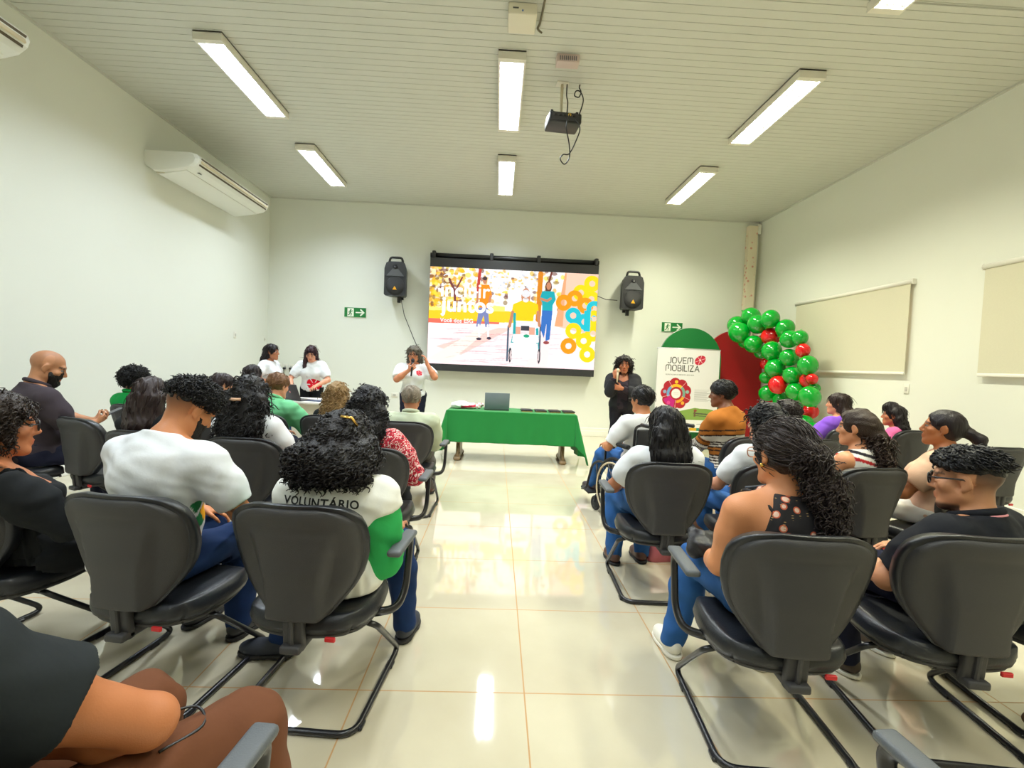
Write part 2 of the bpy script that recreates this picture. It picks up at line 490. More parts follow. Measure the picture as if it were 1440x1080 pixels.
# right wall with two window openings
mb = MB(); WY = [(3.2, 5.0), (6.12, 8.25)]; z0, z1 = 1.58, 2.58
mb.box((XR + .1, (YF + YB) / 2, z0 / 2), (.2, YB - YF, z0)); mb.box((XR + .1, (YF + YB) / 2, (z1 + HT) / 2), (.2, YB - YF, HT - z1))
for a, b in ((YF, WY[0][0]), (WY[0][1], WY[1][0]), (WY[1][1], YB)): mb.box((XR + .1, (a + b) / 2, (z0 + z1) / 2), (.2, b - a, z1 - z0))
tag(mb.build('wall_right', wall_m), kind='structure')
day_m = M('daylight_pane', (.9, .8, .7), .3, emit=(1., .78, .62), estr=2.2)
for i, (a, b) in enumerate(WY):
    w = empty('window_%d' % (i + 1), (XR + .12, (a + b) / 2, (z0 + z1) / 2)); tag(w, kind='structure')
    f = MB(); W_, H_ = b - a, z1 - z0
    for s in (-1, 1):
        f.box((0, s * (W_ / 2 - .025), 0), (.06, .05, H_)); f.box((0, 0, s * (H_ / 2 - .025)), (.06, W_, .05))
    f.box((0, 0, 0), (.05, .05, H_)); f.build('window_frame', white_m, w)
    MB().box((.02, 0, 0), (.008, W_ - .06, H_ - .06)).build('window_pane', day_m, w)
# skirting: a low plinth and a slightly thinner band above it
def baseboard(side, c, s, c2, s2):
    tag(MB().box(c, s, r=.004, seg=1).box(c2, s2, r=.004, seg=1).build('baseboard_' + side, white_m), kind='structure')
baseboard('back', ((XL + XR) / 2, YB - .012, .055), (XR - XL, .024, .11), ((XL + XR) / 2, YB - .007, .14), (XR - XL, .014, .06))
baseboard('left', (XL + .012, (YF + YB) / 2, .055), (.024, YB - YF - .1, .11), (XL + .007, (YF + YB) / 2, .14), (.014, YB - YF - .1, .06))
baseboard('right', (XR - .012, (YF + YB) / 2, .055), (.024, YB - YF - .1, .11), (XR - .007, (YF + YB) / 2, .14), (.014, YB - YF - .1, .06))
# thin cornice where ceiling meets the walls
t1 = MB().box(((XL + XR) / 2, YB - .012, HT - .012), (XR - XL, .024, .024)).build('trim_1', cm); tag(t1, kind='structure')
t2 = MB().box((XL + .012, (YF + YB) / 2, HT - .012), (.024, YB - YF, .024)).build('trim_2', cm); tag(t2, kind='structure')
t3 = MB().box((XR - .012, (YF + YB) / 2, HT - .012), (.024, YB - YF, .024)).build('trim_3', cm); tag(t3, kind='structure')
t4 = MB().box(((XL + XR) / 2, 4.02, HT - .006), (XR - XL, .05, .014)).build('trim_4', cm); tag(t4, kind='structure')

# ---------------------------------------------------------------- luminaires
lum_m = M('luminaire_white', rgb(226, 222, 210), .35)
refl_m = M('reflector', (.92, .93, .95), .22, metal=.9)
tube_m = M('fluorescent_tube', (1, 1, 1), .3, emit=(.93, .98, 1.0), estr=14.)
LUM = 95
def luminaire(x, y, label, lc_, pw_):
    Lh, W, D = 1.52, .28, .085
    root = empty('ceiling_light', (x, y, HT), 0, label, 'ceiling light', 'fluorescent ceiling lights')
    hb = MB(); t = .012
    hb.box((0, 0, -t / 2 - .002), (W, Lh, t))
    for s in (-1, 1):
        hb.box((s * (W / 2 - t / 2), 0, -D / 2 - .002), (t, Lh, D)); hb.box((0, s * (Lh / 2 - .03), -D / 2 - .002), (W - 2 * t, .06, D))
    hb.build('housing', lum_m, root)
    rf = MB()
    for s in (-1, 1):
        for k in range(6):
            a0, a1 = k / 6 * PI, (k + 1) / 6 * PI; r_ = .062
            V = [(s * .065 + r_ * math.cos(a), yy, -.018 - D * .80 + .062 * math.sin(a)) for a in (a0, a1) for yy in (-Lh / 2 + .06, Lh / 2 - .06)]
            rf.add(V, [[0, 1, 3, 2]], True)
    rf.build('reflector', refl_m, root)
    lv = MB()
    for k in range(14):
        yy = -Lh / 2 + .06 + (k + .5) * (Lh - .12) / 14
        for s in (-1, 1): lv.box((s * .065, yy, -D + .012), (.118, .004, .028))
    for xx in (-.124, 0, .124): lv.box((xx, 0, -D + .014), (.008, Lh - .12, .022))
    lv.build('louvre', refl_m, root)
    for s in (-1, 1):
        MB().tube([(s * .065, -Lh / 2 + .07, -.048), (s * .065, Lh / 2 - .07, -.048)], .013, 10).build('fluorescent_tube', tube_m, root)
    la = bpy.data.lights.new('lamp_light', 'AREA'); la.shape = 'RECTANGLE'; la.size = .22; la.size_y = Lh - .14; la.energy = LUM * pw_; la.color = lc_; la.spread = R(140)
    lo = bpy.data.objects.new('lamp_light', la); link(lo, root); lo.location = (0, 0, -.0625)
cols = [(-2.95, 'left', (.81, .91, 1.), 1.05), (.03, 'middle', (.90, .97, 1.), 1.15), (3.09, 'right', (1., .985, .76), 1.5)]
rows = [(8.07, 'nearest the back wall'), (5.68, 'second from the back wall'), (3.27, 'third from the back wall'), (.8, 'fourth from the back wall'), (-1.7, 'farthest from the back wall')]
for x, cn, lc_, pw_ in cols:
    for y, rn in rows:
        luminaire(x, y, 'white twin tube louvred ceiling light in the %s column, %s' % (cn, rn), lc_, pw_ * (1.35 if y > 7 else (1.1 if y > 3 else .55)))

# ---------------------------------------------------------------- air conditioners on the left wall
ac_m = M('air_conditioner_white', rgb(232, 233, 226), .35, noise=.02, nscale=6); ac_dark = M('vent_dark', rgb(90, 80, 62), .6); ac_vane = M('vent_vane', rgb(206, 192, 160), .4); ac_under = M('air_conditioner_grille', rgb(206, 198, 176), .5)
def air_con(y0, y1, zc, label):
    root = empty('air_conditioner', (XL, (y0 + y1) / 2, zc), 0, label, 'air conditioner', 'air conditioners on the left wall')
    Ln = y1 - y0
    prof = [(0, .16), (.58, .16), (.655, .135), (.68, .085), (.66, .03), (.60, -.02), (.48, -.055), (.22, -.10), (.12, -.10), (.03, -.05), (0, .0)]
    b = MB(); n = len(prof); ys = [-Ln / 2, -Ln / 2 + .025, Ln / 2 - .025, Ln / 2]; sc = [.94, 1, 1, .94]
    V = []
    for yy, s in zip(ys, sc):
        for (x, z) in prof: V.append((x * s if x > 0 else 0, yy, .03 + (z - .03) * s))
    F = [list(range(n)), list(range(3 * n, 4 * n))]
    for k in range(3):
        for i in range(n): F.append([k * n + i, k * n + (i + 1) % n, (k + 1) * n + (i + 1) % n, (k + 1) * n + i])
    b.add(V, F); b.build('casing', ac_m, root)
    s = MB(); s.add([(.687, -Ln / 2 + .06, .105), (.687, Ln / 2 - .06, .105), (.652, Ln / 2 - .06, .008), (.652, -Ln / 2 + .06, .008)], [[0, 1, 2, 3]]); s.add([(.66, -Ln / 2 + .06, .105), (.66, Ln / 2 - .06, .105), (.63, Ln / 2 - .06, .008), (.63, -Ln / 2 + .06, .008)], [[3, 2, 1, 0]])
    s.build('air_outlet', ac_dark, root)
    v = MB().box((.682, 0, .055), (.02, Ln - .14, .036), Matrix.Rotation(R(-18), 3, 'Y'), r=.004).build('vane', ac_vane, root)
    g = MB().box((.32, 0, -.088), (.36, Ln - .12, .012), Matrix.Rotation(R(-10), 3, 'Y'), r=.003).build('lower_panel', ac_m, root)
    g = MB().box((.165, 0, -.104), (.11, Ln - .1, .012), r=.003).build('intake_grille', ac_under, root)
    MB().lathe([(.0, 0), (.028, 0), (.028, .004), (0, .004)], 16, (.565, -Ln / 2 + .22, -.038), Matrix.Rotation(R(180), 3, 'X') @ Matrix.Rotation(R(-16), 3, 'Y')).build('badge', M('badge_dark', rgb(60, 66, 70), .4), root)
air_con(6.43, 8.36, 3.80, 'white wall air conditioner over the left seats, whole in view, nearer the back wall')
air_con(2.35, 4.22, 3.80, 'white wall air conditioner cut off by the upper left picture edge')

# ---------------------------------------------------------------- column with tape marks in the right back corner
def marks_mat():
    m, nt, b = new_mat('pale_pink_marks'); inp(b, 'Roughness', .6)
    tc = nt.nodes.new('ShaderNodeTexCoord'); v = nt.nodes.new('ShaderNodeTexVoronoi'); v.inputs['Scale'].default_value = 9; L(nt, tc.outputs['Object'], v.inputs['Vector'])
    cr = nt.nodes.new('ShaderNodeValToRGB'); cr.color_ramp.elements[0].position = .16; cr.color_ramp.elements[0].color = (*rgb(222, 160, 140), 1); cr.color_ramp.elements[1].position = .26; cr.color_ramp.elements[1].color = (*rgb(236, 224, 200), 1)
    L(nt, v.outputs['Distance'], cr.inputs[0]); L(nt, cr.outputs[0], b.inputs['Base Color']); return m
o = MB().box((5.09, YB - .064, 2.21), (.19, .12, 4.42), r=.006, seg=1).build('cable_duct', marks_mat()); tag(o, 'tall pale cable duct with pink marks in the right back corner', 'cable duct')
MB().box((5.22, YB - .054, 4.36), (.08, .1, .2), r=.006, seg=1).build('end_cap', white_m, o)
o = MB().box((-1.66, YB - .020, .85), (.10, .036, 1.36), r=.004, seg=1).build('cable_duct', white_m); tag(o, 'narrow white cable duct from the screen down to the skirting', 'cable duct')

# ---------------------------------------------------------------- blinds on the right wall
bl_m = M('blind_fabric', rgb(212, 208, 186), .9, noise=.04, nscale=60, bump=.2, bscale=240); bl_w = M('blind_rail', rgb(240, 238, 230), .35)
def blind(y0, y1, zt, zb, label):
    root = empty('roller_blind', (XR, (y0 + y1) / 2, zt), 0, label, 'roller blind', 'roller blinds on the right wall'); W = y1 - y0
    MB().tube([(-.05, -W / 2, 0), (-.05, W / 2, 0)], .028, 14).build('roller_tube', bl_w, root)
    MB().box((-.05, 0, -(zt - zb) / 2), (.004, W - .04, zt - zb)).build('fabric', bl_m, root)
    MB().box((-.05, 0, -(zt - zb)), (.018, W - .04, .035), r=.006).build('bottom_rail', bl_w, root)
    for s in (-1, 1): MB().box((-.03, s * (W / 2 + .006), 0), (.06, .012, .07), r=.003, seg=1).build('bracket', bl_w, root)
blind(6.0, 8.38, 2.67, 1.5, 'beige roller blind half hidden by the balloons, nearer the back wall')
blind(2.9, 5.1, 2.67, 1.5, 'beige roller blind cut off by the right picture edge')

# ---------------------------------------------------------------- wall plates
pl_m = M('plate_white', rgb(228, 226, 216), .4); blk = M('black_plastic', rgb(24, 24, 26), .4); plug_m = blk
def plate(loc, size, label, nrm, plug=False):
    root = empty('wall_outlet', loc, 0, label, 'wall outlet', 'white wall outlets')
    s = (.012, size[0], size[1]) if nrm == 'x' else (size[0], .012, size[1]); MB().box((0, 0, 0), s, r=.004).build('cover_plate', pl_m, root)
    d = .01 if nrm == 'x' else -.01; sg = 1 if loc[0] < 0 else -1
    MB().box((sg * .008, 0, 0) if nrm == 'x' else (0, -.008, 0), (.008, size[0] * .45, size[1] * .45) if nrm == 'x' else (size[0] * .45, .008, size[1] * .45), r=.002, seg=1).build('socket', M('socket_grey', rgb(190, 188, 180), .5), root)
    if plug:
        MB().box((0, -.035, -.02), (.05, .06, .045), r=.012).build('plug', plug_m, root)
        MB().tube(smooth_path([(0, -.06, -.03), (.005, -.07, -.15), (0, -.05, -.4), (.01, -.03, -.75)]), .008, 6).build('cord', plug_m, root)
plate((XL + .006, 8.64, 1.72), (.07, .11), 'small old wall outlet high on the left wall', 'x')
plate((XL + .006, 9.72, 1.70), (.04, .06), 'tiny wall outlet on the left wall near the back corner', 'x')
for i, (x, lab) in enumerate(((-4.37, 'leftmost'), (-4.25, 'middle'), (-4.13, 'right hand'))):
    plate((x, YB - .006, 1.16), (.09, .14), '%s of the three white wall outlets with black plugs behind the desk' % lab, 'y', True)
plate((-2.05, YB - .006, .69), (.13, .09), 'white wall outlet low on the back wall left of the microphone speaker', 'y')
plate((XR - .006, 6.02, 1.3), (.075, .12), 'small white wall outlet under the left blind', 'x')

# ---------------------------------------------------------------- exit signs
def exit_sign(x, z, label):
    root = empty('exit_sign', (x, YB, z), 0, label, 'exit sign', 'green exit signs on the back wall')
    MB().box((0, -.006, 0), (.44, .012, .2), r=.002, seg=1).build('panel', M('sign_white', rgb(225, 235, 222), .5), root)
    p = Paint(.43, .19, 150, (16, 120, 52)); w = (236, 240, 226)
    p.rect(.06, .012, .185, .178, w); g = (16, 110, 50)
    p.ell(.128, .150, .013, .013, g); p.line([(.122, .132), (.112, .085)], .026, g); p.line([(.122, .128), (.15, .112), (.158, .13)], .011, g); p.line([(.118, .128), (.092, .112), (.088, .09)], .011, g)
    p.line([(.115, .088), (.14, .07), (.132, .035)], .015, g); p.line([(.11, .086), (.098, .05), (.072, .04)], .015, g)
    p.line([(.235, .095), (.38, .095)], .026, w); p.line([(.325, .150), (.385, .095), (.325, .04)], .028, w)
    p.build('face', attr_mat('exit_sign_face', .5), root, (-.215, -.0135, -.095), (1, 0, 0), (0, 0, 1))
exit_sign(-2.885, 2.32, 'green exit sign with running man and arrow, left of the screen')
exit_sign(3.565, 2.31, 'green exit sign with running man and arrow, above the green arch panel')
# ---------------------------------------------------------------- screen
SX0, SX1, SZ0, SZ1 = -1.39, 1.955, 1.225, 3.45
def screen_mat():
    m, nt, b = new_mat('screen_picture'); at = nt.nodes.new('ShaderNodeAttribute'); at.attribute_name = 'Col'
    inp(b, 'Base Color', (.01, .01, .01, 1)); inp(b, 'Roughness', .4); inp(b, 'Specular IOR Level', .2)
    L(nt, at.outputs['Color'], b.inputs['Emission Color']); inp(b, 'Emission Strength', 2.0); return m
def led_screen():
    root = empty('led_screen', ((SX0 + SX1) / 2, YB, (SZ0 + SZ1) / 2), 0, 'large bright screen on the back wall between the two loudspeakers', 'screen')
    W, Hh = SX1 - SX0, SZ1 - SZ0; d = .22
    MB().box((0, -d / 2 - .002, 0), (W, d, Hh), r=.006, seg=1).build('cabinet', M('screen_black', rgb(44, 44, 46), .45), root)
    pw, ph = W - .01, Hh - .32; z0 = -Hh / 2 + .14
    p = Paint(1.0, ph / pw, 560, (255, 250, 246)); h = ph / pw
    r_ = np.random.default_rng(3)
    Y = (255, 214, 10); O = (250, 150, 10); T = (20, 190, 205); 
    # ground, path and grass
    p.poly([(0, h * .40), (1, h * .40), (1, 0), (0, 0)], (255, 232, 234)); p.poly([(0, h * .62), (.62, h * .56), (.62, h * .46), (0, h * .44)], (255, 205, 30)); p.poly([(0, h * .68), (.45, h * .62), (.45, h * .57), (0, h * .55)], (255, 232, 120))
    p.poly([(0, h * .47), (.42, h * .455), (.42, h * .435), (0, h * .42)], (228, 110, 90)); p.poly([(.05, h * .18), (.42, h * .40), (.50, h * .40), (.20, h * .10)], (250, 206, 196)); p.poly([(0, h * .05), (.3, h * .38), (.36, h * .38), (.12, 0)], (255, 238, 225))
    for k in range(70):
        y0 = r_.uniform(.0, .36) * h; x0 = r_.uniform(.0, .75); p.line([(x0, y0), (x0 + r_.uniform(.05, .2), y0 + r_.uniform(-.006, .014))], .0025, (214, 160, 165), .6)
    p.poly([(.58, 0), (.70, h * .40), (.735, h * .40), (.72, 0)], (255, 228, 226))
    # trees
    for k in range(420):
        x0 = abs(r_.normal(.08, .12)) if k % 3 else r_.uniform(.0, .8); y0 = h * r_.uniform(.60, 1.0); c = [(255, 190, 20), (230, 170, 60), (255, 240, 190), (150, 120, 60), (120, 70, 60), (255, 220, 60)][r_.integers(6)]
        p.ell(x0, y0, r_.uniform(.006, .02), r_.uniform(.006, .016), c, .8)
    p.ell(.52, h * .74, .055, .085, (255, 255, 250)); p.ell(.40, h * .86, .06, .06, (252, 252, 255)); 
    for k in range(90): p.ell(r_.uniform(.32, .64), h * r_.uniform(.80, 1.), .008, .006, [(200, 205, 215), (250, 250, 255), (240, 190, 90)][r_.integers(3)], .8)
    p.line([(.155, h * .55), (.15, h * .75), (.115, h * .88)], .014, (120, 60, 60)); p.line([(.15, h * .75), (.19, h * .9)], .010, (120, 60, 60)); p.line([(.285, h * .78), (.295, h)], .018, (190, 60, 50)); p.line([(.65, h * .5), (.655, h * .98)], .03, (215, 130, 20)); p.line([(.70, h * .85), (.72, h)], .012, (110, 50, 40))
    p.poly([(.75, h * .44), (1, h * .36), (1, h), (.80, h)], (250, 200, 175)); p.poly([(.75, h * .44), (.80, h * .44), (.81, h), (.80, h)], (235, 165, 120))
    # pattern of rings
    for cx, cy, c in ((.965, .90, Y), (.90, .80, Y), (.965, .74, Y), (.865, .74, O), (.80, .69, O), (.93, .67, O), (.86, .56, T), (.985, .64, T), (.93, .50, T), (.985, .54, Y), (.865, .40, Y), (.985, .38, Y), (.93, .30, Y), (.84, .24, O), (.955, .16, Y)):
        p.ring(cx, cy * h, .018, .048, c)
    p.rect(.925, h * .40, .965, h * .62, T)
    # man in orange
    sk = (196, 130, 96)
    p.ell(.325, h * .885, .014, .024, sk); p.poly([(.298, h * .84), (.352, h * .84), (.372, h * .72), (.352, h * .68), (.345, h * .60), (.300, h * .60), (.297, h * .68), (.285, h * .74)], (240, 140, 10)); p.line([(.29, h * .74), (.28, h * .62)], .014, sk); p.line([(.362, h * .72), (.352, h * .62)], .014, sk)
    p.poly([(.296, h * .60), (.350, h * .60), (.362, h * .40), (.338, h * .40), (.325, h * .52), (.305, h * .40), (.283, h * .40)], (120, 130, 180)); p.line([(.298, h * .42), (.305, h * .29)], .012, (250, 240, 235)); p.line([(.352, h * .42), (.358, h * .30)], .012, (250, 240, 235)); p.ell(.302, h * .275, .016, .008, (60, 50, 70)); p.ell(.362, h * .285, .014, .008, (60, 50, 70))
    # woman in teal
    p.ell(.705, h * .845, .020, .034, (90, 60, 50)); p.ell(.706, h * .855, .014, .022, sk); p.poly([(.668, h * .80), (.74, h * .80), (.752, h * .72), (.735, h * .66), (.735, h * .585), (.672, h * .585), (.672, h * .68), (.655, h * .72)], (12, 165, 175)); p.line([(.66, h * .72), (.70, h * .70), (.72, h * .725)], .014, sk)
    p.poly([(.672, h * .60), (.735, h * .60), (.725, h * .30), (.70, h * .28), (.703, h * .48), (.690, h * .31), (.668, h * .40)], (50, 110, 190)); p.ell(.705, h * .265, .018, .01, (150, 70, 70))
    # man in yellow in a wheelchair
    p.line([(.475, h * .42), (.475, h * .06)], .010, (70, 90, 110)); p.line([(.665, h * .44), (.668, h * .08)], .010, (70, 90, 110))
    p.ell(.572, h * .735, .027, .05, sk); p.poly([(.545, h * .69), (.60, h * .69), (.645, h * .66), (.655, h * .56), (.625, h * .55), (.622, h * .48), (.522, h * .48), (.520, h * .55), (.490, h * .55), (.498, h * .65)], (250, 205, 0)); p.line([(.497, h * .57), (.482, h * .42)], .018, sk); p.line([(.648, h * .58), (.660, h * .44)], .018, sk)
    p.poly([(.51, h * .48), (.635, h * .48), (.655, h * .39), (.495, h * .39)], (245, 245, 248)); p.rect(.515, h * .33, .548, h * .42, (225, 165, 140)); p.rect(.600, h * .33, .635, h * .42, (225, 165, 140)); p.rect(.55, h * .38, .60, h * .43, (60, 60, 70))
    p.line([(.51, h * .55), (.512, h * .34), (.49, h * .16)], .016, (20, 165, 170)); p.line([(.648, h * .40), (.655, h * .18)], .016, (20, 165, 170)); p.poly([(.505, h * .34), (.655, h * .34), (.66, h * .26), (.50, h * .26)], (240, 250, 250)); p.ell(.585, h * .325, .018, .010, (30, 160, 120))
    p.poly([(.49, h * .25), (.655, h * .25), (.665, h * .10), (.485, h * .10)], (252, 240, 240)); p.ell(.492, h * .12, .009, .045, (50, 50, 60)); p.ell(.665, h * .12, .009, .045, (50, 50, 60)); p.ell(.494, h * .12, .004, .03, (220, 200, 200)); p.ell(.663, h * .12, .004, .03, (220, 200, 200))
    p.ell(.572, h * .765, .026, .022, (225, 225, 228)); p.ell(.572, h * .70, .018, .014, (235, 232, 230)); p.line([(.563, h * .712), (.582, h * .712)], .004, (130, 60, 50)); p.ell(.325, h * .903, .014, .012, (70, 50, 46))
    # lettering
    w = (255, 255, 255)
    p.text('incluir', .068, h * .70, .118, w, 1.0, .012, True); p.text('juntos', .068, h * .55, .122, w, 1.02, .03, True); p.text('Você dos ESG', .068, h * .435, .034, w, 1., .012, True)
    p.ring(.10, h * .89, .018, .024, (235, 238, 245), 30, 150)
    p.text('Itaú', .125, h * .89, .04, (235, 238, 245)) if False else None
    p.build('picture', screen_mat(), root, (-pw / 2, -d - .006, z0), (pw, 0, 0), (0, 0, pw))
    # rail with clamps along the top
    mb = MB(); mb.tube([(-W / 2 - .01, -d + .08, Hh / 2 + .06), (W / 2 + .01, -d + .08, Hh / 2 + .06)], .05, 10)
    mb.build('top_rail', blk, root)
    for t in (.02, .36, .64, .985):
        MB().box((-W / 2 + W * t, -d + .06, Hh / 2 + .06), (.07, .14, .15), r=.01, seg=1).build('clamp', blk, root)
led_screen()

# ---------------------------------------------------------------- loudspeakers
def speaker(x, z, label, side):
    root = empty('loudspeaker', (x, YB - .22, z), 0, label, 'loudspeaker', 'black loudspeakers on the back wall')
    W, H_, D = .42, .70, .34
    prof = [(-.5, -.46), (-.44, -.5), (.44, -.5), (.5, -.46), (.5, .25), (.42, .40), (.30, .44), (-.30, .44), (-.42, .40), (-.5, .25)]
    b = MB(); n = len(prof)
    V = [(px * W, -D / 2, pz * H_) for px, pz in prof] + [(px * W * .8, D / 2, pz * H_ * .96) for px, pz in prof]
    b.add(V, [list(range(n))[::-1], list(range(n, 2 * n))] + [[i, (i + 1) % n, n + (i + 1) % n, n + i] for i in range(n)])
    b.build('cabinet', M('speaker_black', rgb(34, 35, 38), .5, bump=.2, bscale=300), root)
    MB().tube(fillet([(-.13, -D / 2 + .05, .43 * H_), (-.11, -D / 2 + .05, .56 * H_), (.11, -D / 2 + .05, .56 * H_), (.13, -D / 2 + .05, .43 * H_)], .06), .022, 8).build('handle', blk, root)
    g = MB(); g.lathe([(.0, .02), (.165, .016), (.178, .0), (.178, -.01), (0, -.01)], 28, (0, -D / 2, -.155), Matrix.Rotation(R(90), 3, 'X')); g.build('woofer_grille', M('grille_black', rgb(20, 20, 22), .55, bump=.5, bscale=500), root)
    hn = MB(); hn.prism([(-.17, .03), (.17, .03), (.05, .17), (-.05, .17)], -D / 2 - .012, -D / 2 + .02); hn.build('horn', M('horn_grey', rgb(86, 88, 92), .4), root)
    MB().lathe([(0, .012), (.035, .012), (.04, 0), (0, 0)], 16, (0, -D / 2 - .012, .20), Matrix.Rotation(R(90), 3, 'X')).build('tweeter', blk, root)
    MB().prism([(-.04, -.235), (.04, -.235), (0, -.165)], -D / 2 - .03, -D / 2 - .018).build('badge', M('badge_orange', rgb(240, 170, 30), .4), root)
    mb = MB(); mb.box((.05 * side, .02, -.40), (.06, .06, .12)); mb.box((.05 * side, .14, -.30), (.06, .18, .05)); mb.box((.05 * side, .21, -.30), (.1, .012, .16)); mb.build('wall_bracket', blk, root)
speaker(-2.03, 2.99, 'black loudspeaker on the back wall left of the screen', 1)
speaker(2.62, 2.94, 'black loudspeaker on the back wall right of the screen', -1)
cab = M('cable_grey', rgb(70, 70, 72), .5)
tag(MB().tube([(-1.95, YB - .2, 2.64), (-1.88, YB - .14, 2.3), (-1.70, YB - .03, 1.85), (-1.50, YB - .03, 1.45)], .008, 6).build('power_cord', cab), 'thin grey cable from the left loudspeaker down behind the screen', 'cable')
tag(MB().tube(smooth_path([(2.44, YB - .3, 2.86), (2.36, YB - .1, 2.78), (2.38, YB - .05, 2.83)], 4) if False else [(1.975, YB - .1, 2.86), (2.15, YB - .1, 2.80), (2.38, YB - .12, 2.79)], .008, 6).build('power_cord', cab), 'short grey cable between the screen and the right loudspeaker', 'cable')

# ---------------------------------------------------------------- projector, bracket and box under the ceiling
pr = empty('projector', (.62, 5.42, 4.09), R(6), 'black projector hanging by a pole from the ceiling', 'projector')
MB().box((0, 0, 0), (.36, .27, .11), r=.018).build('housing', M('projector_black', rgb(30, 30, 33), .4), pr)
MB().box((0, -.136, .0), (.30, .006, .07)).build('rear_panel', M('projector_grey', rgb(58, 58, 62), .5), pr)
for k in range(5): MB().box((-.11 + .05 * k, -.142, .012), (.03, .008, .016)).build('port', blk, pr)
MB().box((-.165, .02, .04), (.03, .1, .035), r=.006).build('side_vent', M('vent_pale', rgb(200, 200, 196), .4), pr)
MB().box((.04, -.15, .02), (.028, .02, .022), r=.004).build('plug', M('plug_yellow', rgb(220, 180, 40), .5), pr)
MB().tube([(-.02, .02, .05), (-.02, .02, .434)], .016, 8).build('pole', M('pole_cream', rgb(214, 204, 176), .5), pr)
MB().box((-.02, .02, .428), (.13, .10, .012)).build('ceiling_plate', lum_m, pr)
mb = MB()
for sx, sy in ((-.15, .1), (.13, .1), (-.15, -.1), (.13, -.1)): mb.box((sx * .6, sy * .6, .065), (.12, .02, .012), Matrix.Rotation(math.atan2(sy, sx), 3, 'Z')); mb.box((sx, sy, .062), (.03, .03, .03), r=.004, seg=1)
mb.build('mount', blk, pr)
MB().tube(smooth_path([(.02, -.1, .05), (.035, -.05, .2), (.03, 0, .30), (.03, 0, .43)]), .007, 6).build('power_cord', blk, pr)
MB().tube(smooth_path([(.14, -.15, .02), (.19, -.12, .2), (.17, -.05, .33), (.13, -.02, .35), (.12, 0, .31), (.17, .0, .30), (.19, .0, .36), (.17, 0, .40), (.175, 0, .434)]), .007, 6).build('power_cord', blk, pr)
MB().tube(smooth_path([(.04, -.16, .02), (.0, -.18, -.12), (.04, -.18, -.30), (.05, -.18, -.44), (.0, -.18, -.52), (-.05, -.18, -.47), (-.02, -.18, -.42), (.05, -.18, -.40), (.13, -.18, -.22), (.15, -.18, -.12), (.11, -.15, -.02)]), .007, 6).build('power_cord', blk, pr)
pb = empty('ceiling_terminal', (.59, 4.98, HT), 0, 'pinkish louvred terminal box on the ceiling behind the projector', 'terminal box')
MB().box((0, 0, -.04), (.23, .12, .08), r=.008).build('housing', M('terminal_pink', rgb(206, 186, 182), .5), pb)
mb = MB()
for k in range(9): mb.box((-.08 + .02 * k, -.062, -.045), (.01, .006, .04))
mb.build('slots', M('slot_grey', rgb(120, 116, 124), .5), pb)
eb = empty('emergency_light', (.10, 4.41, HT), 0, 'white emergency light box on the ceiling before the middle lamp', 'emergency light')
MB().box((0, 0, -.05), (.25, .26, .1), r=.012).build('housing', M('box_cream', rgb(226, 220, 202), .45), eb)
MB().box((-.06, -.128, -.05), (.05, .008, .012)).build('indicator', M('indicator_dark', rgb(90, 90, 88), .5), eb); MB().sphere((.0, -.13, -.07), .008, 8, 6).build('button', M('button_blue', rgb(90, 120, 190), .4), eb)
tag(MB().tube(smooth_path([(.30, 3.1, HT - .016), (.29, 4.0, HT - .018), (.27, 4.45, HT - .02), (.25, 4.52, HT - .05), (.29, 4.56, HT - .06)]), .010, 6).build('power_cord', M('cable_olive', rgb(112, 104, 84), .5)), 'olive cable along the ceiling to the emergency light', 'cable')

# ---------------------------------------------------------------- green-clothed table
tb = empty('table', (.25, 7.12, 0), R(-2), 'long table under the green cloth before the screen', 'table')
TZ = .72; TW, TD = 1.80, .62
MB().box((0, 0, TZ - .015), (TW, TD, .03), r=.004, seg=1).build('tabletop', M('table_wood', rgb(150, 120, 90), .5), tb)
leg_m = M('leg_tan', rgb(150, 124, 92), .4, noise=.2, nscale=12)
for sx in (-1, 1):
    b = MB(); b.box((sx * .76, 0, .38), (.06, .30, .64), r=.006, seg=1); b.box((sx * .76, 0, .05), (.08, .52, .06), r=.02)
    for sy in (-1, 1):
        b.box((sx * .76, sy * .26, .03), (.10, .10, .06), r=.025); b.tube([(sx * .76, sy * .1, .28), (sx * .76, sy * .2, .12), (sx * .76, sy * .27, .05)], .02, 8)
    b.build('leg', leg_m, tb)
